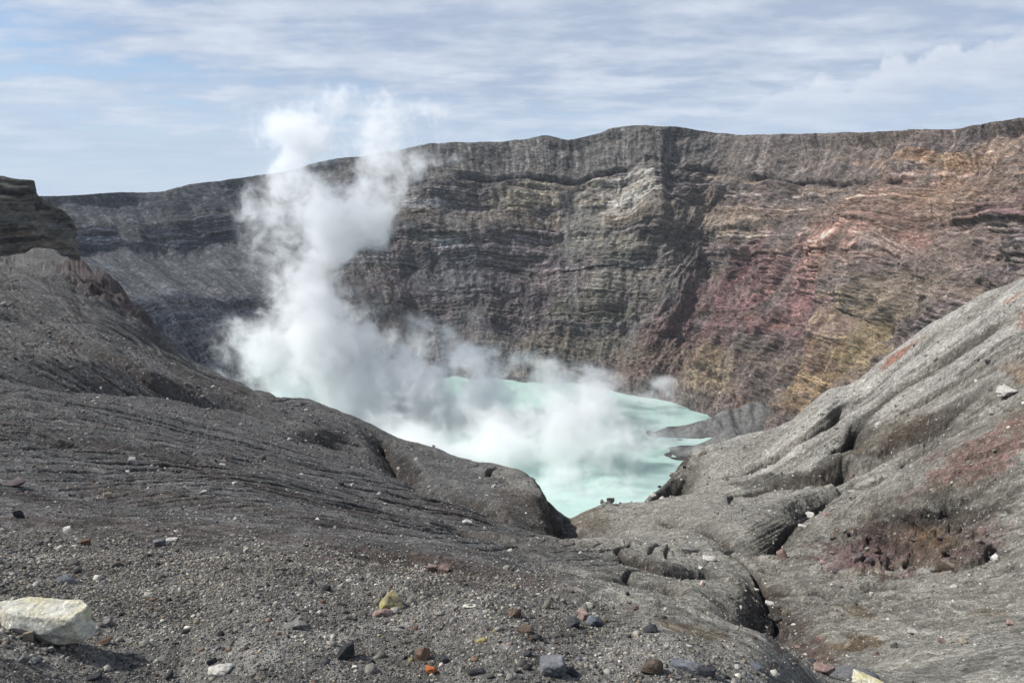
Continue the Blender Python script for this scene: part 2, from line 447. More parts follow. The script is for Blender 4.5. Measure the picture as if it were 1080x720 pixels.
colr *= np.exp(-.20 * flow)[..., None]
def tint(mask, c, k=1.):
    global colr
    mask = np.clip(mask, 0, 1) * k
    c = np.array(c)[None, None, :] * (1 + .3 * n2 + .35 * n3)[..., None]
    colr = colr + (c - colr) * mask[..., None]
brown = np.array([.085, .06, .042]); dark = np.array([.032, .028, .025]); red = np.array([.20, .085, .07]); rust = np.array([.22, .11, .045])
# reddish and brown scoria showing through; the dark ellipses paint in shade of scarps, hollows and overhangs
tint(sstep(.15, .5, n1 + .5 * n2) * sstep(-.2, -.7, GA - .1) * .0, brown)
for (cx, cy, rx, ry, rot, c, k) in [
    (1035,482,62,26,-22, (.185,.098,.085), .7),(985,510,40,10,-25,(.17,.10,.088),.5),(1078,445,26,16,-20,(.16,.095,.075),.6),
    (955,575,100,32,-5,(.115,.075,.062),.85),(905,585,42,18,-8,(.15,.10,.10),.8),(985,570,26,18,10,(.22,.13,.055),.7),(965,545,45,9,5,dark,.75),(1010,552,52,13,-18,dark,.5),
    (1040,565,26,26,0,(.15,.115,.105),.7),(1000,585,40,14,0,(.12,.085,.08),.7),
    (905,645,18,7,10,(.10,.065,.03),.7),(905,678,26,9,-5,(.11,.07,.03),.75),(865,688,26,16,20,(.12,.075,.06),.75),(830,660,22,40,-25,(.075,.05,.045),.7),
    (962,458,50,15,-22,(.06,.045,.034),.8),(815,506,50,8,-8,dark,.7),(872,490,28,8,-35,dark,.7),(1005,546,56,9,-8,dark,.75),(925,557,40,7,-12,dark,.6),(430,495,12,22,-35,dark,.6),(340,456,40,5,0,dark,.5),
    (1078,390,20,16,0,(.20,.13,.07),.6),(948,374,30,4,-38,(.26,.11,.075),.8),(1070,313,14,3,-30,(.28,.15,.10),.6),(1078,336,6,14,0,(.24,.11,.08),.6),
    (1035,645,30,5,5,(.10,.07,.04),.5),(950,455,55,17,-20,(.085,.065,.045),.75),
    (450,600,110,13,12,(.10,.062,.05),.55),(300,572,140,14,8,(.085,.06,.052),.5),(560,612,60,8,12,(.11,.07,.065),.4),(90,555,130,12,6,(.075,.052,.045),.55),
    (545,530,26,18,25,(.085,.06,.045),.5),(470,590,60,6,10,(.15,.10,.08),.3),(735,665,40,8,12,(.15,.10,.05),.5),(130,520,60,14,10,(.075,.058,.05),.4),
    (160,400,70,12,25,(.075,.056,.05),.4),(620,548,26,16,-10,(.11,.085,.06),.6),(470,540,50,7,12,(.085,.06,.045),.3),(690,500,50,14,-32,(.06,.043,.032),.9)]:
    tint(ell(PX, PY, cx, cy, rx, ry, rot, int(cx) + int(cy)), c, k)
strk = sstep(.08, .5, noise2(yl / 17, qx / 260, 650) + .6 * noise2(yl / 6, qx / 130, 651)) * wl
tint(strk, (.078, .064, .054), .6)
strk = sstep(.1, .5, noise2(yl / 9, qx / 200, 652) + .5 * noise2(yl / 3.5, qx / 90, 653)) * wl
tint(strk, (.165, .158, .148), .5)
strk = sstep(.1, .5, noise2(yu / 12, qy / 120, 654) + .6 * noise2(yu / 5, qy / 70, 655)) * wu
tint(strk, (.07, .06, .053), .6)
strk = sstep(.1, .5, noise2(yr / 14, xr / 200, 656) + .6 * noise2(yr / 5, xr / 110, 657)) * wr
tint(strk, (.14, .125, .10), .5)
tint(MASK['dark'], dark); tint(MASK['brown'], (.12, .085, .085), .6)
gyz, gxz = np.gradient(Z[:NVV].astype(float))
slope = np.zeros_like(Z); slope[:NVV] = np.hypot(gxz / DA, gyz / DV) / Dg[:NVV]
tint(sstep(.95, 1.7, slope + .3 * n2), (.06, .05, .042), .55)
# scattered pale and rusty grit
speck = white(Z.size, 5).reshape(Z.shape)
sp_m = sstep(.985, .999, speck); tint(sp_m, (.34, .32, .28), .8)
sp_m = sstep(.99, .999, white(Z.size, 6).reshape(Z.shape)); tint(sp_m, (.18, .10, .07), .6)
sm = np.clip(sp / .02, 0, 1)
colr *= (1 + .38 * (white(Z.size, 7).reshape(Z.shape) - .5))[..., None]
colr = np.clip(colr, .012, .6)
m_ash = ground_material('ash_ground', 14., 1.2, .6, .48)
terr = grid_mesh('terrain', np.stack([X, Y, Z], -1), colr, None, True, m_ash)
tag(terr, 'dark grey volcanic ash slopes with rills falling from the viewpoint to the crater edge', 'ground', kind='structure')

def ground_z(az, l):
    fa = np.clip((np.asarray(az) - AZ0) / DA, 0, NA - 1.001); fl = np.clip(np.interp(l, LV, np.arange(NV)), 0, NV - 1.001)
    i = fl.astype(int); j = fa.astype(int); u = fa - j; v = fl - i
    return (Z[i, j] * (1 - u) + Z[i, j + 1] * u) * (1 - v) + (Z[i + 1, j] * (1 - u) + Z[i + 1, j + 1] * u) * v
def hit(px, py):
    a, t = ray(px, py); a = float(a)
    l = np.linspace(math.log(2.2), math.log(260), 6000)
    qq = ground_z(0 * l + a, l) / np.exp(l)
    k = np.argmax(qq >= t) if (qq >= t).any() else int(np.argmin(np.abs(qq - t)))
    D = math.exp(l[k]); z = float(ground_z(a, l[k]))
    return np.array([D * math.sin(a), D * math.cos(a), z]), math.sqrt(D * D + z * z)

# ================================================================== CRATER CLIFF
LAKE = -135.
#        rim px, rim D, base px, base D (on the lake level)
cols = np.array([(-260,880,150,440),(-100,880,210,480),(30,860,262,505),(100,830,300,520),(200,790,345,530),(300,745,400,535),(400,705,455,530),
 (500,682,520,522),(560,670,562,516),(620,655,610,508),(660,640,640,500),(700,640,678,489),(760,652,708,478),(800,635,730,462),(850,600,756,445),
 (900,560,785,430),(950,515,808,412),(1000,475,832,395),(1080,405,868,370),(1200,330,930,345),(1400,250,1040,300)], float)
rim_py = np.array([(-260,205),(-100,208),(30,207),(50,207),(90,205),(125,203),(160,203),(200,195),(260,187),(300,181),(340,170),(400,162),(450,153),(480,150),(520,150),(545,148),(575,143),(600,147),(625,143),(650,134),(680,133),(705,133),(740,138),(780,142),(850,141),(900,140),(960,137),(1000,136),(1030,133),(1055,127),(1080,124),(1200,108),(1400,95)], float)
NU, NW = 1500, 780
U = np.linspace(-240, 1330, NU)
rD = pchip(cols[:, 0], cols[:, 1], U); bP = pchip(cols[:, 0], cols[:, 2], U); bD = pchip(cols[:, 0], cols[:, 3], U)
rY = pchip(rim_py[:, 0], rim_py[:, 1], U)
top = P(U, rY, rD).T; azb, _ = ray(bP, 430 + 0 * bP)
bot = np.stack([bD * np.sin(azb), bD * np.cos(azb), 0 * bD + LAKE - 6], 1)
V = np.linspace(0, 1, NW)
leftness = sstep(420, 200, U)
prof_c = np.interp(V, [0,.08,.2,.36,.42,.62,.66,.80,.83,1], [0,.16,.30,.42,.52,.63,.70,.79,.81,1])
prof_l = np.interp(V, [0,.05,.42,.50,.66,.72,.80,.84,1], [0,.06,.36,.50,.78,.80,.86,.88,1])
prof_c = blur(prof_c[:, None].repeat(3, 1), 5)[:, 1]; prof_l = blur(prof_l[:, None].repeat(3, 1), 5)[:, 1]
prof = prof_c[:, None] * (1 - leftness) + prof_l[:, None] * leftness
S0 = np.empty((NW, NU, 3))
for k in (0, 1): S0[..., k] = bot[:, k] + (top[:, k] - bot[:, k]) * prof
S0[..., 2] = bot[:, 2] + (top[:, 2] - bot[:, 2]) * V[:, None]
du = np.gradient(S0, axis=1); dv = np.gradient(S0, axis=0)
nrm = np.cross(du, dv); nrm /= np.linalg.norm(nrm, axis=-1, keepdims=True) + 1e-9
if nrm[NW // 2, NU // 2, 1] > 0: nrm = -nrm
arc = np.concatenate([[0], np.cumsum(np.linalg.norm(np.diff((top + bot) / 2, axis=0), axis=1))])
A = arc[None, :] + 0 * V[:, None]; H = S0[..., 2]; VV = V[:, None] + 0 * U[None, :]; UU = U[None, :] + 0 * V[:, None]
wx = fbm2(A / 90, H / 70, 4, 101); wy = fbm2(A / 60, H / 40, 5, 102)
big = fbm2(A / 110, H / 120, 4, 103)
edge = sstep(0, .06, VV) * sstep(1., .965, VV)
dip = .055 * (A - arc[NU // 2]) * sstep(650, 1000, UU)
hh = H + 3.2 * wy + 3.5 * wx - dip
def layers(h, s, seed): return noise2(h / s, 0 * h + seed * 3.3, seed)
L1 = layers(hh, 9., 11); L2 = layers(hh + .5 * wx, 3.6, 12); L3 = layers(hh, 1.6, 13)
diag = sstep(600, 760, UU)
bay = fbm2(A / 45, H / 65, 5, 109)
scree = np.clip(sstep(.06, .02, VV) + sstep(.80, .86, VV + .03 * wx) * sstep(980, 900, UU) + leftness[None, :] * sstep(.40, .5, VV + .04 * wx) * sstep(.70, .64, VV + .04 * wy) + .85 * sstep(.22, .45, fbm2((A - .5 * H * diag) / 30, H / 60, 4, 104)) * sstep(.1, .2, VV), 0, 1)
gate = sstep(-.3, .4, fbm2(A / 60, H / 40, 3, 110))
flute = ridged2((A + 14 * wx + 6 * wy) / 19, H / 80, 4, 105); flute2 = ridged2((A + 8 * wy - .35 * H * diag) / 6.5, H / 40, 3, 106); flute3 = noise2((A + 3 * wy) / 2.4, H / 14, 107)
rough = fbm2(A / 15, H / 10, 7, 108, .58)
crag = ridged2(A / 24 + .5 * wx, H / 30, 5, 111, .58)
cap = sstep(.82, .86, VV) * sstep(420, 470, UU)
disp = edge * (14 * big + 10 * bay + 3 * wx) - edge * (4.0 * (flute * .5 + .5) * gate + 1.1 * (flute2 * .5 + .5) * (.35 + .65 * scree * gate + 1.2 * cap)) + .4 * flute3 * sstep(0, .06, VV) * gate
lk = sstep(-.35, .3, fbm2(A / 70, H / 25, 4, 112))
disp += (1 - .85 * scree) * edge * ((1.9 * L1 * 1.3 + 1.3 * L2 + .7 * L3) * (.35 + .9 * lk) + 2.4 * rough + 2.0 * crag) + .3 * rough + .55 * noise2(A / 1.9, H / 1.3, 116) * (1 - .5 * scree) + .5 * (white(NW * NU, 10).reshape(NW, NU) - .5)
# the dark ledge below the ash cap
lw = .006 + .010 * np.clip(.5 + noise2(A / 40, 0 * A, 113), 0, 1.2)
lz = VV - .825 - .016 * wx - .01 * noise2(A / 16, 0 * A, 114)
ledge = np.exp(-(lz / lw) ** 2) * sstep(430, 480, UU) * sstep(1010, 960, UU) * sstep(-.55, -.1, noise2(A / 30, H / 60, 115))
disp -= 3.8 * ledge * (1 + .4 * rough)
disp += 2.4 * np.exp(-((lz - .02) / .008) ** 2) * sstep(430, 480, UU) * sstep(1010, 960, UU)
# the buttress with its shaded east face
ub = UU - 16 * (1 - VV) - 5 * wy
disp += 9 * sstep(655, 694, ub) * sstep(708, 699, ub) * sstep(.50, .66, VV + .05 * wy) * edge
# spurs and chutes crossing the wall right of the lake
spur = ridged2((A - .8 * H) / 55, (H + .5 * A) / 190, 4, 120)
disp += 9 * np.clip(spur, -.3, 1) * diag * sstep(.85, .6, VV) * edge
spur2 = ridged2((A - .9 * H + 8 * wy) / 17, (H + .6 * A) / 110, 3, 121)
disp += 2.0 * spur2 * diag * sstep(.95, .8, VV) * edge
S = S0 + nrm * disp[..., None]
# uneven crest
S[-1, :, 2] += 0
crest = (fbm2(arc / 20, 0 * arc + 4, 5, 130) * 1.2)
S[..., 2] += crest[None, :] * sstep(.9, 1, VV)
# outer flank behind the rim
out = []
dirn = S[-1, :, :2] / np.linalg.norm(S[-1, :, :2], axis=1, keepdims=True)
for d, dz in ((2, .1), (6, -.8), (14, -4), (40, -18), (120, -60), (300, -150)):
    o = S[-1].copy(); o[:, :2] += dirn * d; o[:, 2] += dz; out.append(o)
SV = np.concatenate([S, np.array(out)])
# colours of the cliff
WPX, WPY = project(S0[..., 0], S0[..., 1], S0[..., 2])
def cmix(c, m, col, k=1.):
    m = np.clip(m, 0, 1)[..., None] * k
    return c + (np.asarray(col) - c) * m
wc = np.zeros((NW, NU, 3)) + np.array([.150, .132, .115])
hj = hh + 1.0 * rough + .5 * noise2(A / 6, H / 5, 143)
lay = layers(hj, 5., 31); lay2 = layers(hj, 2.1, 32); lay3 = layers(hj, 13., 33); lay4 = layers(hj, 1.1, 34)
pk = sstep(-.3, .35, fbm2(A / 35, H / 14, 5, 144)); pk2 = sstep(-.3, .35, fbm2(A / 22, H / 9, 5, 145))
wc = cmix(wc, sstep(.05, .3, lay3), (.115, .105, .10)); wc = cmix(wc, sstep(-.1, -.35, lay3), (.18, .15, .115))
wc = cmix(wc, sstep(.12, .3, lay) * pk, (.06, .055, .055), .8); wc = cmix(wc, sstep(-.18, -.36, lay) * pk2, (.28, .25, .205), .7)
wc = cmix(wc, sstep(.18, .32, lay2) * pk2, (.045, .042, .044), .75); wc = cmix(wc, sstep(-.2, -.36, lay2) * pk, (.31, .272, .225), .7)
wc = cmix(wc, sstep(.2, .34, lay4) * pk2, (.04, .038, .04), .5); wc = cmix(wc, sstep(-.22, -.36, lay4) * pk, (.28, .25, .21), .5)
def we(cx, cy, rx, ry, rot=0, rough=.7):
    c, s = math.cos(R(rot)), math.sin(R(rot)); dx = WPX - cx; dy = WPY - cy
    u = (dx * c + dy * s) / rx; v = (-dx * s + dy * c) / ry
    rr = np.hypot(u, v); out = np.zeros(dx.shape, F32); k = rr < 2.2
    du_ = (dx * c + dy * s)[k]; dv_ = (-dx * s + dy * c)[k]
    nn = fbm2(du_ / 40, dv_ / 14, 7, int(cx + 7 * cy) % 997, .68) * rough * 1.5
    out[k] = sstep(1.15, .55, rr[k] + nn); return out
for (cx, cy, rx, ry, rot, c, k) in [
    (520,300,120,70,0,(.115,.102,.10),.5),(480,290,70,25,0,(.10,.105,.11),.6),(560,310,60,60,0,(.14,.112,.108),.4),
    (655,210,45,26,3,(.40,.36,.29),.75),(560,205,60,14,-4,(.30,.255,.18),.6),(640,255,60,16,6,(.27,.24,.18),.5),(450,218,30,5,0,(.36,.36,.34),.6),(475,258,22,5,0,(.36,.36,.34),.5),
    (610,240,26,34,0,(.17,.17,.15),.55),(655,290,40,22,-30,(.14,.15,.12),.6),(640,320,60,20,-10,(.15,.14,.10),.5),
    (765,325,135,42,-38,(.135,.080,.080),.7),(700,375,80,40,-30,(.15,.10,.09),.6),(820,310,60,50,-45,(.155,.098,.094),.6),(650,300,40,40,-20,(.15,.125,.115),.35),
    (800,235,80,20,10,(.25,.20,.15),.4),(780,245,40,14,0,(.30,.25,.18),.5),
    (930,235,120,40,-28,(.26,.175,.125),.6),(1010,200,70,30,-25,(.27,.19,.125),.55),(960,165,120,8,0,(.29,.19,.10),.6),(1060,150,50,14,-20,(.30,.24,.17),.6),
    (870,285,80,26,-40,(.30,.185,.145),.6),(1000,260,70,34,-10,(.23,.18,.15),.5),(905,250,60,12,-42,(.31,.20,.155),.5),(965,250,14,16,0,(.22,.12,.10),.6),
    (895,362,52,46,-30,(.28,.235,.13),.7),(960,310,44,26,-20,(.27,.235,.15),.45),(860,400,44,30,-30,(.29,.22,.12),.7),(985,305,40,18,0,(.22,.19,.15),.5),
    (800,435,30,16,0,(.25,.17,.11),.6),(750,395,30,34,30,(.24,.21,.13),.55),(690,385,60,16,-10,(.17,.15,.10),.4),(600,365,90,20,0,(.14,.13,.095),.45),
    (1060,215,40,16,-10,(.22,.14,.14),.6),(860,330,40,60,-20,(.19,.12,.125),.5),
    (400,330,40,30,0,(.13,.08,.07),.5),(450,345,60,30,0,(.12,.10,.095),.5)]:
    wc = cmix(wc, we(cx, cy, rx, ry, rot), c, k)
# grey ash lying on the scree and the cap; the west side's shadow is painted in as blue-black rock colour
grey = np.array([.165, .158, .142])
wc = cmix(wc, scree * sstep(1000, 850, UU), grey, .72); wc = cmix(wc, scree * sstep(850, 1000, UU), (.2, .175, .14), .4)
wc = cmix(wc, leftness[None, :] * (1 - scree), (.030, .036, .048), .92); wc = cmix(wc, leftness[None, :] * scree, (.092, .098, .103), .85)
wc = cmix(wc, ledge * (.6 + .8 * rough) * (1 - leftness)[None, :], (.035, .033, .035), .95)
wc = cmix(wc, np.exp(-((VV - .80 - .012 * wx) / .012) ** 2) * sstep(450, 520, UU) * sstep(.0, .3, wy + .3), (.27, .225, .155), .5)
# streaks washed down the face, and broken rock
st = noise2((A + 3 * wy - .5 * H * diag) / 3.2, H / 40, 140) + .7 * noise2((A + 3 * wx - .5 * H * diag) / 1.5, H / 20, 141)
fine = fbm2(A / 4, H / 3, 5, 142, .65)
wc *= np.exp((1 - .8 * scree) * (.5 * lay + .8 * lay2 + .8 * lay4 + .5 * layers(hj, .62, 35)) * (.25 + .95 * lk) * (.55 + .45 * sstep(.25, .5, VV)) - .04 + .24 * st + .36 * rough + .72 * fine + cap * (.55 * noise2((A + 3 * wy) / 2.6, H / 70, 147) + .4 * noise2((A + 2 * wy) / 1.3, H / 40, 148)) + .25 * noise2(A / .9, H / .7, 146))[..., None]
dg = sstep(.25, .7, spur2) * diag * sstep(-.1, .4, fine + .3); wc = cmix(wc, dg, (.20, .18, .15), .45)
wc *= (1 - .22 * np.clip(flute2, 0, 1) * np.maximum(scree, cap))[..., None]
wc *= np.array([.84, .85, .90]) + np.array([.10, .01, -.02]) * sstep(690, 860, UU)[..., None]
wc *= .98 * (1 + .95 * (white(NW * NU, 8).reshape(NW, NU) - .5))[..., None]
sp_ = white(NW * NU, 9).reshape(NW, NU); wc = cmix(wc, sstep(.985, .999, sp_), (.34, .31, .27), .6)
g_ = wc.mean(-1, keepdims=True); wc = g_ + (wc - g_) * np.where(UU > 820, .98, 1.08)[..., None]
wc = np.clip(wc, .014, .5)
wcol = np.concatenate([wc, np.repeat(wc[-1:], len(out), 0)])
m_cliff = ground_material('layered_rock', .9, .12, .5, .38, 1.9)
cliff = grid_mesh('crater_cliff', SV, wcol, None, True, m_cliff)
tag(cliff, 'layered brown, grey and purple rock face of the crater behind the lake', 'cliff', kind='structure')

# ------------------------------------------------------------------ the near spur of layered rock at the left
scol = np.array([  # plan: base px, base D, top px, top py, top D
 (-420,235,-420,196,262),(-200,245,-200,190,268),(-60,252,-60,187,270),(0,255,-2,186,272),(30,256,24,189,272),(40,257,36,191,273),(46,257,39,204,274),(58,258,52,214,276),(70,260,66,222,276),(79,264,76,231,276),(84,272,78,233,282),(85,285,76,230,292),(80,320,70,226,325),(60,400,50,224,400)], float)
NU2, NW2 = 700, 320
t_ = np.linspace(0, len(scol) - 1, NU2); ti = np.arange(len(scol))
g = [pchip(ti, scol[:, k], t_) for k in range(5)]
tp = P(g[2], g[3], g[4]).T; bt = P(g[0], 300 + 0 * g[0], g[1]).T
V2 = np.linspace(0, 1, NW2); pr = blur(np.interp(V2, [0,.35,.5,.58,.62,.78,.82,.9,.93,1], [0,.30,.38,.40,.52,.60,.78,.80,.93,1])[:, None].repeat(3, 1), 2)[:, 1]
Q0 = np.empty((NW2, NU2, 3))
for k in (0, 1): Q0[..., k] = bt[:, k] + (tp[:, k] - bt[:, k]) * pr[:, None]
Q0[..., 2] = bt[:, 2] + (tp[:, 2] - bt[:, 2]) * V2[:, None]
n_ = np.cross(np.gradient(Q0, axis=1), np.gradient(Q0, axis=0)); n_ /= np.linalg.norm(n_, axis=-1, keepdims=True) + 1e-9
if n_[NW2 // 2, NU2 // 4, 1] > 0: n_ = -n_
ar = np.concatenate([[0], np.cumsum(np.linalg.norm(np.diff(bt, axis=0), axis=1))])[None, :] + 0 * V2[:, None]
h2 = Q0[..., 2] + 1.2 * fbm2(ar / 25, Q0[..., 2] / 12, 4, 201)
r2 = fbm2(ar / 6, h2 / 2.5, 6, 202)
d2 = .9 * layers(h2, 2.6, 203) + .6 * layers(h2, 1.1, 204) + 1.3 * fbm2(ar / 15, h2 / 14, 4, 205) + 1.0 * r2
e2 = sstep(0, .08, V2)[:, None]
Q = Q0 + n_ * (d2 * e2 * sstep(1., .97, V2)[:, None])[..., None]
c_b = 0
Q[..., 2] += .5 * fbm2(ar / 5, 0 * ar, 4, 206) * V2[:, None] ** 4
c2 = np.zeros((NW2, NU2, 3)) + np.array([.085, .078, .068])
l2 = layers(h2, 2.2, 207); l3 = layers(h2, 1.0, 208)
c2 = cmix(c2, sstep(.05, .25, l2), (.035, .034, .034), .9); c2 = cmix(c2, sstep(-.1, -.3, l2), (.12, .10, .078), .7)
c2 = cmix(c2, sstep(.15, .3, l3), (.028, .027, .027), .7)
c2 = cmix(c2, sstep(.50, .62, V2[:, None] + .05 * r2) * sstep(.82, .76, V2[:, None] + .05 * r2), (.10, .095, .08), .8)
c2 = cmix(c2, sstep(.93, .97, V2[:, None] + .02 * r2), (.095, .09, .072), .9)
c2 = cmix(c2, np.exp(-((V2[:, None] - .31 - .02 * r2) / .02) ** 2) * sstep(.0, .3, fbm2(ar / 12, 0 * ar, 3, 209) + .15), (.26, .19, .08), .8)
c2 = cmix(c2, np.exp(-((V2[:, None] - .47) / .03) ** 2), (.15, .105, .065), .4)
c2 = cmix(c2, sstep(.32, .25, V2[:, None] + .04 * r2), (.095, .082, .074), .9)
c2 *= (1.35 + .4 * r2 + .3 * fbm2(ar / 2, h2 / 1.5, 4, 210))[..., None]
back = []
for d in (3, 12, 40, 100):
    o = Q[-1].copy(); o[:, 0] -= d * .8; o[:, 1] += d * .6; o[:, 2] -= .06 * d; back.append(o)
QV = np.concatenate([Q, np.array(back)]); cv2 = np.clip(np.concatenate([c2, np.repeat(c2[-1:], 4, 0)]), .012, .5)
m_spur = ground_material('spur_rock', 1.6, .3, .5, .4, 1.7)
sp_o = grid_mesh('cliff_spur', QV, cv2, None, True, m_spur)
tag(sp_o, 'dark layered rock spur standing above the left ash slope', 'cliff', kind='structure')

# ------------------------------------------------------------------ grey flats of the right-hand shore
xs = np.linspace(40, 330, 360); ys = np.linspace(300, 520, 300)
bx, by = np.meshgrid(xs, ys)
def bump_line(pts, w, h):
    best = np.full(bx.shape, -9.)
    for (a, b) in zip(pts[:-1], pts[1:]):
        a = np.array(a); b = np.array(b); d = b[:2] - a[:2]
        t = np.clip(((bx - a[0]) * d[0] + (by - a[1]) * d[1]) / (d @ d), 0, 1)
        e = np.hypot(bx - a[0] - t * d[0], by - a[1] - t * d[1])
        hh_ = a[2] + (b[2] - a[2]) * t
        best = np.maximum(best, hh_ * np.maximum(0, 1 - e / (w * (.35 + hh_ / h))) - 2.5 * sstep(.6, 1.4, e / w))
    return best
def lakept(px, py, h):
    a, t = ray(px, py); D = LAKE / t
    return (float(D * np.sin(a)), float(D * np.cos(a)), h)
sh = np.maximum(bump_line([lakept(705,457,.6), lakept(725,456,4), lakept(752,452,8), lakept(800,446,15)], 20, 22),
                bump_line([lakept(724,478,.6), lakept(742,478,5), lakept(770,474,12)], 20, 22))
sh = sh + (.05 + .9 * sstep(2, 9, sh)) * fbm2(bx / 14, by / 14, 5, 301) + 1.2 * ridged2(bx / 9, by / 22, 3, 302) * sstep(1, 8, sh)
sc_ = np.zeros(bx.shape + (3,)) + np.array([.15, .148, .14]); sh = sh - 1.6 * sstep(1.5, 6, sh) * np.clip(1 - 3 * np.abs(noise2(bx / 13, by / 40, 304)), 0, 1)
sc_ *= sstep(-.6, 1.2, sh)[..., None] * .6 + .4
sc_ *= (1 + .5 * fbm2(bx / 7, by / 7, 5, 303))[..., None]
shore = grid_mesh('shore', np.stack([bx, by, LAKE + sh], -1), np.clip(sc_, .02, .5), None, True, ground_material('shore_ash', 2., .3, .4, .4))
tag(shore, 'grey ash points running into the right side of the lake', 'shore', kind='structure')

# ------------------------------------------------------------------ lake
m_water, nt = new_mat('milky_water')
tc = N(nt, 'ShaderNodeTexCoord').outputs['Object']
w1 = N(nt, 'ShaderNodeTexNoise', {'Vector': N(nt, 'ShaderNodeVectorMath', {0: tc, 1: (.012, .02, 1)}, operation='MULTIPLY').outputs[0], 'Scale': 1., 'Detail': 6., 'Roughness': .6, 'Distortion': 1.2}).outputs[0]
w2 = N(nt, 'ShaderNodeTexNoise', {'Vector': tc, 'Scale': .35, 'Detail': 4.}).outputs[0]
cw = MIX(nt, MR(nt, w1, .38, .62), (.34, .485, .435), (.40, .53, .485))
cw = MIX(nt, MR(nt, w2, .55, .75, 0, .25), cw, (.66, .8, .75))
bp = N(nt, 'ShaderNodeBump', {'Height': w2, 'Strength': .15, 'Distance': .5}).outputs[0]
b = N(nt, 'ShaderNodeBsdfPrincipled', {'Base Color': cw, 'Roughness': .35, 'Normal': bp}); b.inputs['Specular IOR Level'].default_value = .25
N(nt, 'ShaderNodeOutputMaterial', {0: b.outputs[0]})
ang = np.linspace(0, 2 * math.pi, 49)[:-1]
Lv = np.array([(20 + 420 * math.cos(a), 400 + 330 * math.sin(a), LAKE) for a in ang] + [(20, 400, LAKE)])
Lt = [(k, (k + 1) % 48, 48) for k in range(48)]
lk = bpy.data.objects.new('lake_water', tri_mesh('lake_water', Lv, Lt, False, m_water)); COL.objects.link(lk)
tag(lk, 'milky turquoise crater lake below the cliffs', 'lake', kind='structure')

# ================================================================== STONES
def rock_material(name, c0, c1, c2, scale=7., bump=.35):
    m, nt = new_mat(name)
    tc = N(nt, 'ShaderNodeTexCoord').outputs['Object']
    ri = N(nt, 'ShaderNodeObjectInfo').outputs['Random']
    v = N(nt, 'ShaderNodeVectorMath', {0: tc, 1: N(nt, 'ShaderNodeCombineXYZ', {0: M(nt, 'MULTIPLY', ri, 37.), 1: ri, 2: ri}).outputs[0]}, operation='ADD').outputs[0]
    a = N(nt, 'ShaderNodeTexNoise', {'Vector': v, 'Scale': scale, 'Detail': 8., 'Roughness': .65, 'Distortion': .6}).outputs[0]
    b = N(nt, 'ShaderNodeTexNoise', {'Vector': v, 'Scale': scale * 5, 'Detail': 6., 'Roughness': .7}).outputs[0]
    d = N(nt, 'ShaderNodeTexNoise', {'Vector': v, 'Scale': scale * .35, 'Detail': 5., 'Roughness': .6}).outputs[0]
    c = MIX(nt, MR(nt, a, .38, .60), c0, c1); c = MIX(nt, MR(nt, d, .50, .64), c, c2)
    k = M(nt, 'MULTIPLY', MR(nt, b, .3, .7, .55, 1.4), M(nt, 'MULTIPLY_ADD', ri, .4, .8))
    c = N(nt, 'ShaderNodeVectorMath', {0: c, 3: k}, operation='SCALE').outputs[0]
    bp = N(nt, 'ShaderNodeBump', {'Height': M(nt, 'ADD', M(nt, 'MULTIPLY', a, 2.2 / scale), M(nt, 'MULTIPLY', b, .8 / scale)), 'Strength': bump, 'Distance': .5}).outputs[0]
    p = N(nt, 'ShaderNodeBsdfPrincipled', {'Base Color': c, 'Roughness': .92, 'Normal': bp}); p.inputs['Specular IOR Level'].default_value = .15
    N(nt, 'ShaderNodeOutputMaterial', {0: p.outputs[0]}); return m
RM = {
 'cream': rock_material('cream_rock', (.70,.67,.56), (.58,.58,.54), (.64,.58,.34), 6., .7),
 'yellow': rock_material('sulphur_rock', (.40,.33,.12), (.30,.27,.16), (.22,.20,.15), 9.),
 'dark': rock_material('dark_basalt', (.035,.037,.042), (.06,.062,.068), (.045,.043,.042), 8.),
 'blue grey': rock_material('blue_grey_rock', (.12,.13,.145), (.075,.082,.095), (.16,.16,.165), 8.),
 'grey': rock_material('grey_rock', (.17,.165,.155), (.11,.107,.10), (.22,.21,.19), 8.),
 'tan': rock_material('tan_rock', (.24,.20,.15), (.17,.148,.12), (.27,.24,.19), 8.),
 'brown': rock_material('brown_rock', (.11,.08,.062), (.075,.06,.05), (.15,.115,.085), 8.),
 'rust': rock_material('rust_rock', (.15,.088,.058), (.10,.068,.052), (.19,.13,.085), 8.),
 'orange': rock_material('orange_rock', (.42,.13,.04), (.33,.11,.045), (.30,.15,.08), 9.),
 'pale': rock_material('pale_rock', (.48,.45,.40), (.36,.34,.31), (.52,.50,.46), 8.),
 'pinkish': rock_material('pinkish_rock', (.25,.17,.145), (.18,.13,.115), (.30,.22,.19), 8.),
 'purple grey': rock_material('purple_grey_rock', (.125,.10,.10), (.08,.066,.068), (.17,.14,.135), 7.),
}
_ico = {}
def ico(sub):
    if sub not in _ico:
        b = bmesh.new(); bmesh.ops.create_icosphere(b, subdivisions=sub, radius=1.); b.verts.ensure_lookup_table()
        _ico[sub] = (np.array([v.co[:] for v in b.verts]), np.array([[v.index for v in f.verts] for f in b.faces])); b.free()
    return _ico[sub]
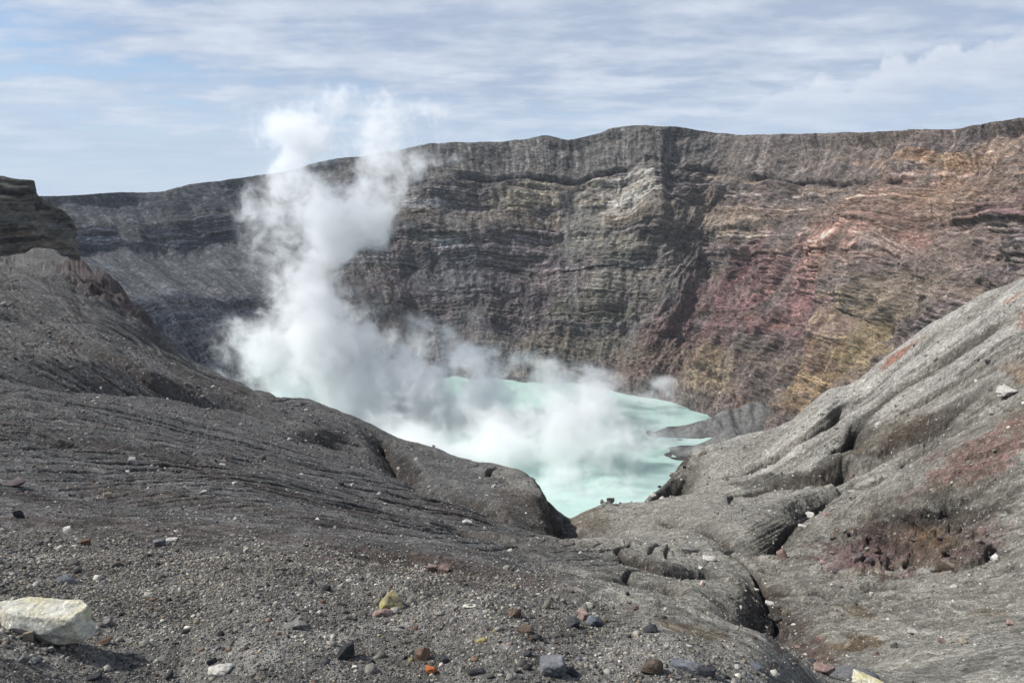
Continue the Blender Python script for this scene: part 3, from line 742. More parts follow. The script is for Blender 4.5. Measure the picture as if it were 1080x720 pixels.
def rock_shape(seed, sub=4, planes=None, p=16., flat=1., noise=.07):
    r = np.random.default_rng(seed); v, f = ico(sub)
    if planes is None:
        k = r.integers(9, 14); n = r.normal(size=(k, 3)); n /= np.linalg.norm(n, axis=1, keepdims=True); d = r.uniform(.62, 1.02, k)
        n = np.concatenate([n, np.eye(3), -np.eye(3)]); d = np.concatenate([d, np.full(6, 1.05)])
    else:
        n = np.array([q[:3] for q in planes], float); n /= np.linalg.norm(n, axis=1, keepdims=True); d = np.array([q[3] for q in planes], float)
    rad = (np.maximum(v @ n.T, 0) / d) ** p
    rad = rad.sum(1) ** (-1 / p)
    w = v * rad[:, None]
    s1 = seed % 50
    e = fbm2(w[:, 0] * 2.6 + 3 * w[:, 2] + s1, w[:, 1] * 2.6 - 2 * w[:, 2], 5, seed % 300, .6) + .5 * ridged2(w[:, 1] * 2 + w[:, 0] + s1, w[:, 2] * 2.4, 3, seed % 300 + 5) - .2
    w = w * (1 + noise * e)[:, None]; w[:, 2] *= flat
    return w, f
def stone(px, py, wpx, mat, label, group=None, seed=0, flat=.7, sub=5, planes=None, depth=.9, sink=.34, name='rock', p=16., rot=None, noise=.13, hpx=None):
    """a stone whose foot stands on the ground seen at (px, py)"""
    g, dist = hit(px, py); el = math.asin(min(.95, -g[2] / dist)); dist /= math.sqrt(1 + ((px - CX) / FPX) ** 2 + ((py - CY) / FPX) ** 2); half = wpx / 2 * dist / FPX
    w, f = rock_shape(seed, sub, planes, p, 1., noise)
    w[:, :2] /= max(np.abs(w[:, 0]).max(), 1e-6); w[:, 0] *= half
    vis = (hpx or wpx * .6) * dist / FPX
    dep = min(2 * half * depth, .8 * vis / math.sin(el)); w[:, 1] *= dep / 2
    h_ = max(.35 * vis, (vis - .7 * dep * math.sin(el)) / math.cos(el)) / (1 - sink)
    w[:, 2] *= h_ / np.ptp(w[:, 2])
    me = tri_mesh(name, w, f, True, RM[mat]); o = bpy.data.objects.new(name, me); COL.objects.link(o)
    o.location = (g[0], g[1] + .35 * dep, g[2] - w[:, 2].min() - sink * np.ptp(w[:, 2]))
    o.rotation_euler = (0, 0, -math.atan2(g[0], g[1]) if rot is None else rot)
    tag(o, label, 'boulder' if name == 'boulder' else 'rock', group); return o
BOULDER = [(.05,-.05,1,.46),(.02,-.93,.35,.60),(.98,-.12,.10,.95),(.72,-.66,.15,.98),(.62,0,.75,.98),(-.95,-.2,.2,1.0),(-.66,-.70,.22,.70),(-.22,-.80,-.55,.50),(.45,-.80,-.25,.74),(0,1,.1,.72),(-.6,.7,.1,.9),(.6,.7,.1,.95),(0,0,-1,.50)]
stone(28, 676, 122, 'cream', 'big cream and yellow boulder lying on the gravel, the largest single rock', None, 7, .9, 6, BOULDER, .6, .36, 'boulder', 44., -.05, .08, 46)
heroes = []   # (photo x, photo y, short name)
def H_(px, py, wpx, mat, label, short, **k):
    stone(px, py, wpx, mat, label, **k); heroes.append((px, py, short))
heroes.append((44, 660, 'big cream boulder'))
H_(411, 642, 27, 'yellow', 'yellow sulphur stained stone standing at the edge of the gravel bench', 'yellow stone at the bench edge', seed=21, hpx=21)
H_(445, 697, 17, 'rust', 'rust brown upright stone behind the bright orange pebble', 'rust brown upright stone', seed=22, hpx=17)
H_(455, 711, 13, 'orange', 'bright orange pebble in the foreground gravel', 'bright orange pebble', seed=23, hpx=10)
H_(363, 696, 20, 'dark', 'blue black stone in the gravel left of the rust brown stone', 'blue black stone', seed=24, hpx=19)
H_(582, 711, 33, 'blue grey', 'large blue grey stone standing in the foreground gravel', 'large blue grey stone', seed=25, hpx=26)
H_(690, 712, 26, 'brown', 'brown stone with a tan top near the bottom edge', 'brown stone with tan top', seed=26, hpx=21)
H_(748, 716, 26, 'dark', 'rounded black stone at the lip of the bench', 'rounded black stone', seed=27, hpx=17)
H_(728, 708, 44, 'blue grey', 'long blue grey slab lying behind the rounded black stone', 'long blue grey slab', seed=28, hpx=13)
H_(606, 663, 16, 'dark', 'black stone in front of a pale lilac grey stone on the bench edge', 'black stone on the bench edge', seed=29, hpx=15)
H_(628, 660, 22, 'blue grey', 'lilac grey stone beside the black one on the bench edge', 'lilac grey stone', seed=30, hpx=14)
H_(617, 655, 14, 'pinkish', 'small pinkish stone between the black and lilac grey stones', 'small pinkish stone', seed=31, hpx=13)
H_(687, 667, 16, 'dark', 'dark stone with a pale top on the slope behind the bench', 'dark stone with pale top', seed=32, hpx=10)
H_(402, 650, 24, 'pinkish', 'pinkish tan stone just in front of the yellow stone', 'pinkish tan stone', seed=33, hpx=10)
H_(496, 641, 17, 'cream', 'flat pale yellow stone at the bench edge', 'flat pale yellow stone', seed=34, hpx=5)
H_(553, 668, 18, 'brown', 'brown knobbly stone with a dark foot in the gravel', 'brown knobbly stone', seed=35, hpx=13)
H_(508, 678, 13, 'yellow', 'small yellow sulphur lump in the middle of the gravel', 'small yellow lump', seed=36, hpx=7)
H_(500, 712, 22, 'dark', 'flat dark stone between the orange pebble and large blue grey stone', 'flat dark stone', seed=37, hpx=9)
H_(468, 699, 11, 'dark', 'round black pebble right of the rust brown stone', 'round black pebble', seed=38, hpx=9)
H_(310, 663, 30, 'grey', 'flat grey stone half buried in the middle of the gravel', 'flat grey stone', seed=39, hpx=9)
H_(230, 714, 26, 'pale', 'pale grey slab lying near the bottom edge', 'pale grey slab', seed=40, hpx=15)
H_(98, 717, 20, 'dark', 'dark stone lying below the big cream boulder', 'dark stone below the boulder', seed=41, hpx=9)
H_(106, 680, 22, 'rust', 'low rusty stone tucked against the right end of the cream boulder', 'rusty stone by the boulder', seed=42, hpx=7)
H_(467, 605, 14, 'pinkish', 'orange pink stone on the dark slope beyond the bench', 'orange pink stone', seed=43, hpx=10)
H_(455, 602, 11, 'pinkish', 'pinkish stone next to the orange pink one beyond the bench', 'pinkish stone beyond the bench', seed=44, hpx=8)
H_(544, 620, 9, 'tan', 'tan stone on the ribbed slope beyond the bench', 'tan stone on the ribbed slope', seed=45, hpx=6)
H_(260, 583, 9, 'pale', 'pale stone alone on the brown gravel slope', 'pale stone on the brown slope', seed=46, hpx=7)
H_(167, 576, 12, 'blue grey', 'dark blue grey stone on the left gravel slope', 'blue grey stone on the left slope', seed=47, hpx=9)
H_(180, 570, 12, 'pale', 'pale grey slab beside the blue grey stone on the left slope', 'pale slab on the left slope', seed=48, hpx=4)
H_(88, 575, 11, 'rust', 'red brown stone on the left gravel slope', 'red brown stone', seed=49, hpx=8)
H_(18, 546, 12, 'dark', 'black stone on the far left of the gravel slope', 'black stone on the far left', seed=50, hpx=10)
H_(12, 513, 20, 'purple grey', 'large purplish grey stone at the left side of the ash slope', 'purplish grey stone', seed=51, hpx=9)
H_(111, 524, 10, 'tan', 'tan orange stone on the left ash slope', 'tan orange stone', seed=52, hpx=6)
H_(213, 521, 9, 'pale', 'pale flat stone on the middle of the left ash slope', 'pale flat stone', seed=53, hpx=5)
H_(247, 511, 8, 'pale', 'small white stone up the left ash slope', 'white stone up the left slope', seed=54, hpx=4)
H_(492, 552, 12, 'pale', 'bright white block on the left ridge near the gap', 'bright white block near the gap', seed=55, hpx=6)
H_(371, 514, 6, 'pale', 'small white stone high on the left ridge above the ribs', 'white stone on the left ridge', seed=56, hpx=5)
H_(521, 514, 6, 'pale', 'small pale stone on the dark bluff left of the gap', 'pale stone on the bluff', seed=57, hpx=4)
H_(689, 525, 7, 'pale', 'white stone at the top of the grey hill right of the gap', 'white stone on the grey hill', seed=58, hpx=5)
H_(1065, 418, 22, 'pale', 'big white boulder cluster high on the right slope', 'white boulder on the right slope', seed=59, hpx=13, noise=.4)
H_(1048, 437, 8, 'pale', 'white stone below the white boulder on the right slope', 'white stone below the boulder', seed=60, hpx=5)
H_(1043, 383, 6, 'dark', 'black stone on the pale upper right slope', 'black stone on the upper right slope', seed=61, hpx=4)
H_(927, 450, 8, 'pale', 'white block at the head of the dark gully on the right slope', 'white block at the gully head', seed=62, hpx=6)
H_(868, 438, 6, 'pale', 'white stone near the crest of the right ridge', 'white stone near the right crest', seed=63, hpx=4)
H_(853, 546, 14, 'pale', 'large white stone on the grey terrace left of the outcrop', 'large white stone on the terrace', seed=64, hpx=8)
H_(873, 544, 8, 'pinkish', 'pinkish stone right of the large white stone on the terrace', 'pinkish stone on the terrace', seed=65, hpx=4)
H_(848, 557, 10, 'pale', 'pale stone just below the large white stone on the terrace', 'pale stone on the terrace', seed=66, hpx=5)
H_(826, 590, 15, 'pinkish', 'large pinkish grey boulder above the draw', 'boulder above the draw', seed=67, hpx=12)
H_(965, 668, 11, 'pale', 'white stone in the middle of the smooth right slope', 'white stone on the smooth slope', seed=68, hpx=5)
H_(995, 678, 9, 'pinkish', 'pinkish stone on the smooth right slope', 'pinkish stone on the smooth slope', seed=69, hpx=6)
H_(1018, 679, 10, 'tan', 'tan stone right of the pinkish one on the smooth slope', 'tan stone on the smooth slope', seed=70, hpx=7)
H_(866, 675, 9, 'pinkish', 'pinkish stone in the rusty stain beside the draw', 'pinkish stone in the rusty stain', seed=71, hpx=6)
H_(896, 682, 8, 'tan', 'tan stone in the rusty stain beside the draw', 'tan stone in the rusty stain', seed=72, hpx=6)
H_(1052, 592, 10, 'pale', 'white wedge of stone at the right end of the outcrop', 'white wedge by the outcrop', seed=73, hpx=8)
H_(920, 629, 5, 'pale', 'white pebble on the smooth slope below the outcrop', 'white pebble below the outcrop', seed=74, hpx=4)
H_(925, 727, 44, 'cream', 'yellowish white rock at the bottom edge right of the draw', 'yellowish white rock', seed=75, hpx=14)
H_(905, 718, 66, 'blue grey', 'wide blue grey rock behind the yellowish white one', 'wide blue grey rock', seed=76, hpx=14)
H_(872, 712, 22, 'pinkish', 'pinkish rock left of the wide blue grey rock', 'pinkish rock by the draw', seed=77, hpx=13)
H_(730, 582, 22, 'grey', 'flat grey block on the dark terrace above the draw', 'flat grey block', seed=78, hpx=8)
H_(748, 592, 14, 'pale', 'pale stone at the right end of the dark terrace', 'pale stone on the dark terrace', seed=79, hpx=7)
marks = list(heroes) + [(1030,485,'red scoria patch'),(955,575,'purplish outcrop'),(592,545,'gap in the crest'),(835,495,'undercut gully bank'),(110,308,'dark rocky lump'),(800,620,'black draw bank'),(700,600,'dark terrace hollow'),(430,470,'notch in the left ridge')]
used = set(); placed = [(h[0], h[1]) for h in heroes]
def auto(px, py, wpx, mat, hpx, seed, kind, group):
    """a stone named by its look and by the nearest thing one can find; skipped when that would not single it out"""
    best = min(marks, key=lambda q: ((q[0] - px) * .8) ** 2 + ((q[1] - py) * 1.6) ** 2)
    dx, dy = px - best[0], (py - best[1]) * 1.8
    d = math.hypot(dx, dy)
    rel = ('right of' if dx > 0 else 'left of') if abs(dx) > abs(dy) else ('in front of' if dy > 0 else 'behind')
    near_ = 'just ' if d < 28 else '' if d < 70 else 'well '
    look = 'flat' if hpx < wpx * .42 else 'upright' if hpx > wpx * .85 else 'blocky'
    size = 'tiny' if wpx < 5 else 'small' if wpx < 9 else 'medium' if wpx < 15 else 'large'
    lab = f'{size} {look} {mat} stone {near_}{rel} the {best[2]}'
    if len(lab.split()) > 16 or lab in used or any((q[0] - px) ** 2 + (q[1] - py) ** 2 < (wpx * .7 + 4) ** 2 for q in placed): return False
    used.add(lab); placed.append((px, py))
    stone(px, py, wpx, mat, lab, group, seed, sub=4, hpx=hpx, depth=rr_.uniform(.7, 1.1)); return True
rr_ = random.Random(5)
def scatter(n, area, mats, wlo, whi, group, seed0):
    k = tries = 0
    while k < n and tries < n * 12:
        tries += 1
        px, py = area()
        w_ = wlo + (whi - wlo) * rr_.random() ** 3.2
        m_ = rr_.choices(list(mats), weights=list(mats.values()))[0]
        if auto(px, py, w_, m_, w_ * rr_.uniform(.35, .95), seed0 + tries, 'stone', group): k += 1
scatter(52, lambda: (rr_.uniform(5, 800), 625 + 93 * rr_.random() ** .8), {'grey': 5, 'dark': 4, 'blue grey': 3, 'tan': 2, 'brown': 2, 'pale': 2, 'pinkish': 1, 'rust': .8, 'yellow': .6}, 4, 14, 'stones lying in the foreground gravel', 1000)
scatter(40, lambda: (rr_.uniform(5, 600), rr_.uniform(470, 640)), {'grey': 4, 'dark': 4, 'pale': 3, 'brown': 2, 'tan': 2, 'rust': 1}, 3, 10, 'stones on the left ash slopes', 3000)
scatter(50, lambda: (rr_.uniform(620, 1075), rr_.uniform(480, 700)), {'pale': 6, 'grey': 4, 'pinkish': 2, 'dark': 2, 'tan': 1.5}, 3, 9, 'stones on the right ash slopes', 5000)
scatter(22, lambda: (rr_.uniform(868, 1052), rr_.uniform(566, 604)), {'purple grey': 5, 'pinkish': 2, 'grey': 2, 'brown': 1.5}, 7, 20, 'blocks of the purplish outcrop', 7000)
scatter(22, lambda: (lambda t: (790 + 62 * t + rr_.gauss(0, 14), 632 + 72 * t + rr_.gauss(0, 6)))(rr_.random()), {'pinkish': 3, 'brown': 3, 'dark': 2, 'pale': 1.5, 'tan': 1}, 4, 13, 'stones in the draw', 8000)

# ---- gravel: far too many to count, one object
def gravel(n, az, D, size, cols_, seed):
    r = np.random.default_rng(seed); v, f = ico(1)
    nv = len(v)
    z = ground_z(az, np.log(D))
    j = 1 + r.uniform(-.42, .34, (n, nv, 1)).astype(F32)
    p = v[None].astype(F32) * j * np.stack([r.uniform(.7, 1.25, n), r.uniform(.7, 1.25, n), r.uniform(.4, .9, n)], 1)[:, None].astype(F32)
    a = r.uniform(0, 6.283, n)[:, None]; c, s_ = np.cos(a), np.sin(a)
    x, y = p[..., 0] * c - p[..., 1] * s_, p[..., 0] * s_ + p[..., 1] * c
    b = r.normal(0, .5, n)[:, None]; y, zz_ = y * np.cos(b) - p[..., 2] * np.sin(b), y * np.sin(b) + p[..., 2] * np.cos(b)
    P_ = np.stack([x, y, zz_], -1) * size[:, None, None]
    P_ += np.stack([D * np.sin(az), D * np.cos(az), z + size * .22], 1)[:, None]
    T_ = f[None] + (np.arange(n) * nv)[:, None, None]
    return P_.reshape(-1, 3), T_.reshape(-1, 3), np.repeat(cols_, nv, 0)
PAL = np.array([(.21,.205,.19),(.27,.262,.24),(.14,.138,.134),(.06,.06,.064),(.34,.33,.30),(.46,.445,.41),(.26,.225,.17),(.15,.11,.085),(.33,.29,.16),(.19,.125,.10),(.15,.165,.185)])
PW = np.array([.22,.2,.17,.13,.10,.06,.04,.03,.007,.010,.033]); PW = PW / PW.sum()
n1_ = 300000
D_ = np.sqrt(rng.uniform(2.3 ** 2, 9.5 ** 2, n1_)); a_ = rng.uniform(R(-42), R(24), n1_)
sz = .0034 * np.exp(rng.normal(0, .5, n1_)) * (1 + (rng.random(n1_) < .03) * rng.uniform(.5, 2.2, n1_)) * np.sqrt(D_ / 3.)
keep = rng.random(n1_) < sstep(R(24), R(15), a_ + .02 * (D_ - 5)) * sstep(9.5, 4.6, D_ + .9 * noise2(D_ * 1.5, a_ * 9, 71)) * .96 + .04
gq = project(D_ * np.sin(a_), D_ * np.cos(a_), ground_z(a_, np.log(D_)))
eg = np.interp(gq[0], [-300, 0, 200, 430, 540, 640, 830, 1100], [560, 575, 590, 602, 622, 656, 716, 800])
keep &= rng.random(n1_) < sstep(-38, 10, gq[1] - eg + 22 * noise2(gq[0] / 40, gq[1] / 18, 72)) ** 1.6
D_, a_, sz = D_[keep], a_[keep], sz[keep]; n1_ = len(D_)
k_ = rng.choice(len(PAL), n1_, p=PW); c_ = PAL[k_] * np.array([.90, .87, .82]) * rng.uniform(.55, 1.25, (n1_, 1)) * (1 + .5 * noise2(D_ * 2.2, a_ * 8, 73))[:, None]
G1 = gravel(n1_, a_, D_, sz, c_, 81)
n2_ = 80000
D2 = np.exp(rng.uniform(math.log(5), math.log(125), n2_)); a2 = rng.uniform(R(-42), R(42), n2_)
s2 = D2 * .00078 * np.exp(rng.normal(-.1, .52, n2_)); keep = np.log(D2) < np.interp(a2, AZ, LS) - .01
D2, a2, s2 = D2[keep], a2[keep], s2[keep]; n2_ = len(D2)
base_c = np.where((a2 > .1)[:, None], np.array([.21, .20, .17]), np.array([.135, .128, .12]))
c2_ = base_c * np.exp(rng.normal(0, .45, (n2_, 1))); pale_ = rng.random(n2_) < .05; c2_[pale_] = np.array([.40, .38, .34]) * rng.uniform(.7, 1.1, (pale_.sum(), 1)); s2[pale_] *= 1.15
ru = rng.random(n2_) < .05; c2_[ru] = np.array([.16, .10, .075]) * rng.uniform(.7, 1.3, (ru.sum(), 1))
G2 = gravel(n2_, a2, D2, s2, c2_, 82)
GV = np.concatenate([G1[0], G2[0]]); GT = np.concatenate([G1[1], G2[1] + len(G1[0])]); GC = np.concatenate([G1[2], G2[2]])
m_gr = ground_material('gravel_stone', 60., 14., .3, .3)
gme = tri_mesh('gravel', GV, GT, False, m_gr)
at_ = gme.color_attributes.new('rock_colour', 'FLOAT_COLOR', 'POINT'); c4 = np.ones((len(GV), 4), F32); c4[:, :3] = GC; at_.data.foreach_set('color', c4.ravel())
go = bpy.data.objects.new('gravel', gme); COL.objects.link(go)
tag(go, 'loose grey volcanic gravel and grit covering the bench and slopes', 'gravel', kind='stuff')

# ================================================================== STEAM: one real volume rising from the lake
Y0 = 430.
def at_y(px, py, y=Y0):
    a, t = ray(px, py); D = y / math.cos(a)
    return np.array([D * math.sin(a), y, D * t]), math.hypot(D, D * t) / FPX
spine = [(412,462,105),(385,415,112),(348,375,102),(334,338,82),(322,305,58),(326,265,62),(338,228,72),(352,190,80),(366,155,88),(370,122,88),(372,90,66)]
Zs, Cx, Rr = [], [], []
for px, py, hw in spine:
    p, m = at_y(px, py); Zs.append(p[2]); Cx.append(p[0]); Rr.append(hw * m * 1.0)
ZLO, ZHI = -150., 95.
blobs = []
for px, py, y, rx, rz, ry, k in [(620,480,372,76,78,46,1.2),(655,430,392,44,44,28,.8),(566,396,470,56,38,28,.72),(692,408,455,34,42,20,.52),(420,425,425,118,84,52,1.25),(500,455,405,125,66,48,.95),
                                 (292,370,425,62,48,36,1.1),(530,496,365,140,60,40,1.1),(415,150,470,50,44,28,.72),(448,170,585,54,24,22,.5),(610,415,440,80,42,30,.75),(590,520,340,70,44,34,.95),(440,476,370,95,48,40,1.0),(330,405,440,80,44,40,1.0)]:
    p, m = at_y(px, py, y); blobs.append((p, rx * m, ry, rz * m, k))
m_steam, nt = new_mat('steam')
pos = N(nt, 'ShaderNodeNewGeometry').outputs['Position']
wn = N(nt, 'ShaderNodeTexNoise', {'Vector': pos, 'Scale': .016, 'Detail': 2.}).outputs['Color']
wv = N(nt, 'ShaderNodeVectorMath', {0: wn, 1: (.5, .5, .5)}, operation='SUBTRACT').outputs[0]
wp = N(nt, 'ShaderNodeVectorMath', {0: wv, 1: (60, 50, 44), 2: pos}, operation='MULTIPLY_ADD').outputs[0]
wn2 = N(nt, 'ShaderNodeTexNoise', {'Vector': pos, 'Scale': .055, 'Detail': 2.}).outputs['Color']
wv2 = N(nt, 'ShaderNodeVectorMath', {0: wn2, 1: (.5, .5, .5)}, operation='SUBTRACT').outputs[0]
np_ = N(nt, 'ShaderNodeVectorMath', {0: wv2, 1: (22, 22, 26), 2: pos}, operation='MULTIPLY_ADD').outputs[0]
sx = N(nt, 'ShaderNodeSeparateXYZ', {0: wp})
zn = MR(nt, sx.outputs[2], ZLO, ZHI)
def curve(vals, lo, hi):
    n = nt.nodes.new('ShaderNodeFloatCurve'); nt.links.new(zn, n.inputs['Value']); c = n.mapping.curves[0]
    pts = sorted(zip([(z - ZLO) / (ZHI - ZLO) for z in Zs], [(v - lo) / (hi - lo) for v in vals]))
    c.points[0].location = (0, pts[0][1]); c.points[1].location = (1, pts[-1][1])
    for p in pts: c.points.new(*p)
    n.mapping.update()
    return MR(nt, n.outputs[0], 0, 1, lo, hi)
cxs = curve(Cx, -220, 0); rs = curve(Rr, 0, 100)
ax = M(nt, 'DIVIDE', M(nt, 'SUBTRACT', sx.outputs[0], cxs), rs)
ay = M(nt, 'DIVIDE', M(nt, 'SUBTRACT', sx.outputs[1], Y0), M(nt, 'MULTIPLY', rs, .8))
az_ = M(nt, 'MAXIMUM', M(nt, 'DIVIDE', M(nt, 'SUBTRACT', sx.outputs[2], Zs[-1] - 18), 22.), 0.)
dist = M(nt, 'SQRT', M(nt, 'ADD', M(nt, 'ADD', M(nt, 'MULTIPLY', ax, ax), M(nt, 'MULTIPLY', ay, ay)), M(nt, 'MULTIPLY', az_, az_)))
thin = MR(nt, sx.outputs[2], -75., 30., 1.0, .33)
F = M(nt, 'MINIMUM', M(nt, 'MULTIPLY', M(nt, 'SUBTRACT', 1.08, dist), 1.1), thin)
for p, rx, ry, rz, k in blobs:
    v = N(nt, 'ShaderNodeVectorMath', {0: wp, 1: tuple(p)}, operation='SUBTRACT').outputs[0]
    v = N(nt, 'ShaderNodeVectorMath', {0: v, 1: (1 / rx, 1 / ry, 1 / rz)}, operation='MULTIPLY').outputs[0]
    L = N(nt, 'ShaderNodeVectorMath', {0: v}, operation='LENGTH').outputs['Value']
    F = M(nt, 'MAXIMUM', F, M(nt, 'MULTIPLY_ADD', L, -1., k))
nz2 = N(nt, 'ShaderNodeTexNoise', {'Vector': pos, 'Scale': .012, 'Detail': 1.}).outputs[0]
nz = N(nt, 'ShaderNodeTexNoise', {'Vector': np_, 'Scale': .036, 'Detail': 7., 'Roughness': .70}).outputs[0]
E = M(nt, 'ADD', M(nt, 'MULTIPLY', M(nt, 'SUBTRACT', nz, .5), 4.2), M(nt, 'MULTIPLY_ADD', M(nt, 'SUBTRACT', nz2, .5), 1.2, M(nt, 'SUBTRACT', F, .02)))
dn = MR(nt, E, 0., .80, 0., 1., True)
gate_ = MR(nt, F, -.34, .05)
dens = M(nt, 'MULTIPLY', M(nt, 'MULTIPLY', dn, gate_), M(nt, 'MULTIPLY_ADD', M(nt, 'MULTIPLY', dn, dn), .078, .007))
vp = N(nt, 'ShaderNodeVolumePrincipled', {'Color': (.996, .998, 1., 1), 'Density': dens, 'Anisotropy': .05})
N(nt, 'ShaderNodeOutputMaterial', {'Volume': vp.outputs[0]})
try: m_steam.cycles.volume_step_rate = .15
except Exception: pass
m_steam.cycles.homogeneous_volume = False
import bmesh
bm = bmesh.new()
from mathutils import Matrix
def hull_ball(c, rx, ry, rz):
    g = bmesh.ops.create_icosphere(bm, subdivisions=3, radius=1.)
    bmesh.ops.transform(bm, matrix=Matrix.Translation(c) @ Matrix.Diagonal((rx, ry, rz, 1)), verts=g['verts'])
zz = np.linspace(min(Zs), max(Zs), 26); order = np.argsort(Zs)
for z in zz:
    r = float(np.interp(z, np.array(Zs)[order], np.array(Rr)[order])); x = float(np.interp(z, np.array(Zs)[order], np.array(Cx)[order]))
    hull_ball((x, Y0, z), r * 1.3 + 9, r * 1.05 + 9, 18 + r * .25)
for p, rx, ry, rz, k in blobs:
    e = k + .3; hull_ball(tuple(p), rx * e + 8, ry * e + 8, rz * e + 8)
me = bpy.data.meshes.new('steam'); bm.to_mesh(me); bm.free()
st_o = bpy.data.objects.new('steam', me); COL.objects.link(st_o)
md = st_o.modifiers.new('r', 'REMESH'); md.mode = 'VOXEL'; md.voxel_size = 7.
me2 = bpy.data.meshes.new_from_object(st_o.evaluated_get(bpy.context.evaluated_depsgraph_get())); st_o.modifiers.clear(); st_o.data = me2; bpy.data.meshes.remove(me); me2.name = 'steam'
me2.materials.clear(); me2.materials.append(m_steam)
tag(st_o, 'white steam billowing up from the turquoise lake in a tall leaning column', 'steam', kind='stuff')

# thin mountain air between here and the far wall
m_haze, nt = new_mat('haze')
vp = N(nt, 'ShaderNodeVolumePrincipled', {'Color': (.86, .92, 1., 1), 'Density': .00006})
N(nt, 'ShaderNodeOutputMaterial', {'Volume': vp.outputs[0]})
hx0, hx1, hy0, hy1, hz0, hz1 = -1500, 1500, -120, 1500, -320, 170
hv = [(x, y, z) for x in (hx0, hx1) for y in (hy0, hy1) for z in (hz0, hz1)]
hme = bpy.data.meshes.new('haze'); hme.from_pydata(hv, [], [(0,1,3,2),(4,6,7,5),(0,4,5,1),(2,3,7,6),(0,2,6,4),(1,5,7,3)]); hme.materials.append(m_haze)
ho = bpy.data.objects.new('haze', hme); COL.objects.link(ho); tag(ho, 'thin bluish air in front of the far crater wall', 'haze', kind='stuff')

# ================================================================== light, sky, camera
SUN_EL, SUN_AZ = R(47), math.atan2(-1., .05)      # azimuth measured from +Y towards +X
sd = np.array([math.sin(SUN_AZ) * math.cos(SUN_EL), math.cos(SUN_AZ) * math.cos(SUN_EL), math.sin(SUN_EL)])
from mathutils import Vector
sun = bpy.data.lights.new('sun', 'SUN'); sun.energy = 4.4; sun.angle = R(1.2); sun.color = (1, .965, .915)
so = bpy.data.objects.new('sun', sun); COL.objects.link(so)
so.rotation_euler = Vector(-sd).to_track_quat('-Z', 'Y').to_euler(); so.location = Vector(sd * 500)
w = bpy.data.worlds.new('World'); C.world = w; w.use_nodes = True
nt = w.node_tree; nt.nodes.clear()
sky = N(nt, 'ShaderNodeTexSky'); sky.sky_type = 'NISHITA'; sky.sun_disc = False
sky.sun_elevation = SUN_EL; sky.sun_rotation = SUN_AZ % (2 * math.pi); sky.air_density = 1.0; sky.dust_density = .35; sky.ozone_density = 2.2; sky.altitude = 1300
tc = N(nt, 'ShaderNodeTexCoord').outputs['Generated']
sx = N(nt, 'ShaderNodeSeparateXYZ', {0: tc})
zc = M(nt, 'ADD', M(nt, 'MAXIMUM', sx.outputs[2], 0.), .10)
pv = N(nt, 'ShaderNodeCombineXYZ', {0: M(nt, 'DIVIDE', sx.outputs[0], zc), 1: M(nt, 'DIVIDE', sx.outputs[1], zc), 2: 0.}).outputs[0]
def sn(scale, stretch, detail, rough, dist=0., off=0.):
    v = N(nt, 'ShaderNodeVectorMath', {0: pv, 1: stretch, 2: (off, off * .7, off)}, operation='MULTIPLY_ADD').outputs[0]
    return N(nt, 'ShaderNodeTexNoise', {'Vector': v, 'Scale': scale, 'Detail': detail, 'Roughness': rough, 'Distortion': dist}).outputs[0]
a1 = sn(.55, (.75, 1., 1), 7., .52, 0., 3.); a2 = sn(2.4, (.8, 1.1, 1), 8., .60, 0., 7.); a3 = sn(.22, (1, 1, 1), 3., .5, 0, 1.3)
cl_ = M(nt, 'ADD', M(nt, 'MULTIPLY', a1, .5), M(nt, 'ADD', M(nt, 'MULTIPLY', a2, .5), M(nt, 'MULTIPLY', a3, .35)))
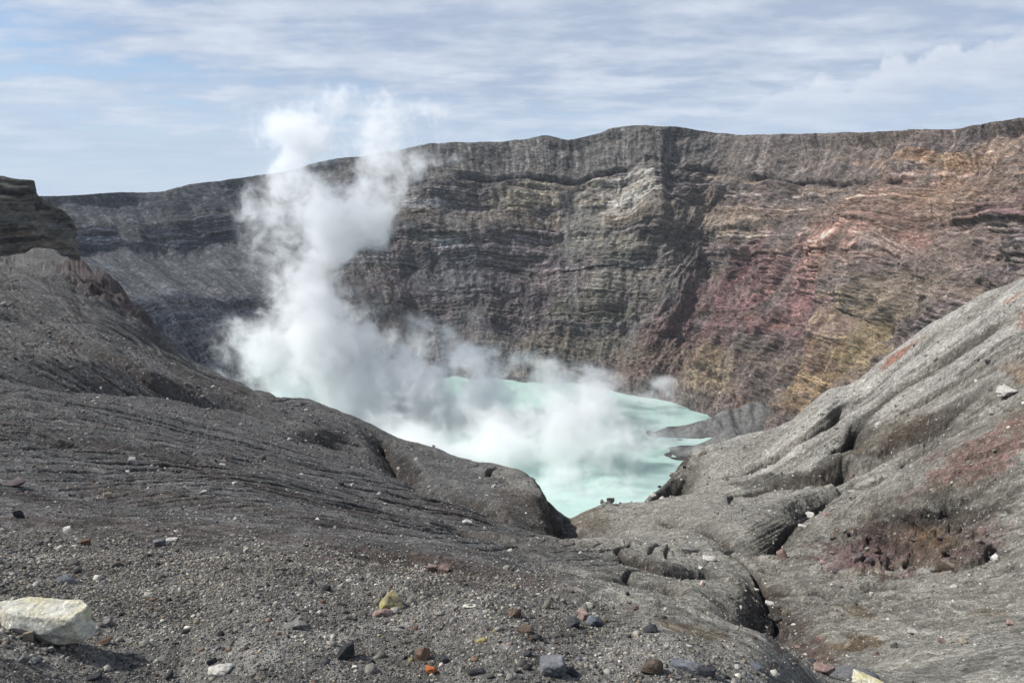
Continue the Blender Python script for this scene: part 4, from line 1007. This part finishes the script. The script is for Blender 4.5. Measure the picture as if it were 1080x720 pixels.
# more cover towards +X
cl_ = M(nt, 'ADD', cl_, M(nt, 'MULTIPLY', sx.outputs[0], .10))
cover = MR(nt, cl_, .50, .70, .12, 1., True)
shade = MR(nt, a2, .40, .66, 0, 1)
ccol = MIX(nt, shade, (3.4, 4.0, 5.1), (5.7, 6.1, 6.8))
skyc = MIX(nt, M(nt, 'MULTIPLY', cover, .88), sky.outputs[0], ccol)
azm = M(nt, 'ARCTAN2', sx.outputs[0], sx.outputs[1])
bn = N(nt, 'ShaderNodeTexNoise', {'Vector': tc, 'Scale': 16., 'Detail': 8., 'Roughness': .58}).outputs[0]
topz = M(nt, 'ADD', MR(nt, azm, .22, .62, .095, .185), M(nt, 'MULTIPLY', M(nt, 'SUBTRACT', bn, .5), .11))
below = M(nt, 'SUBTRACT', topz, sx.outputs[2])
bank = M(nt, 'MULTIPLY', MR(nt, below, 0., .014, 0., 1., True), MR(nt, azm, .18, .40, 0., .85, True))
bcol = MIX(nt, MR(nt, M(nt, 'ADD', below, M(nt, 'MULTIPLY', M(nt, 'SUBTRACT', bn, .5), -.10)), .0, .05), (6.4, 6.7, 7.2), (4.3, 4.9, 5.9))
skyc = MIX(nt, M(nt, 'MULTIPLY', bank, MR(nt, below, .0, .09, .9, .0)), skyc, bcol)
hz = MR(nt, sx.outputs[2], .0, .16, .85, 0., True)
skyc = MIX(nt, hz, skyc, (4.0, 4.9, 6.2))
bg = N(nt, 'ShaderNodeBackground', {0: skyc, 1: .10}); N(nt, 'ShaderNodeOutputWorld', {0: bg.outputs[0]})

cam = bpy.data.cameras.new('camera'); cam.sensor_width = 36; cam.lens = FPX / 1080 * 36; cam.clip_end = 5000; cam.clip_start = .05
co = bpy.data.objects.new('camera', cam); COL.objects.link(co); co.location = (0, 0, 0); co.rotation_euler = (math.pi / 2 - PITCH, 0, 0)
C.camera = co

C.render.engine = 'CYCLES'
C.cycles.use_denoising = True
try: C.cycles.denoiser = 'OPENIMAGEDENOISE'; C.cycles.denoising_input_passes = 'RGB_ALBEDO_NORMAL'
except Exception: pass
C.cycles.max_bounces = 8; C.cycles.diffuse_bounces = 2; C.cycles.volume_bounces = 5; C.cycles.use_adaptive_sampling = True; C.cycles.adaptive_threshold = .03
C.view_settings.view_transform = 'Standard'; C.view_settings.look = 'None'; C.view_settings.exposure = .38; C.view_settings.gamma = 1; C.view_settings.use_curve_mapping = False
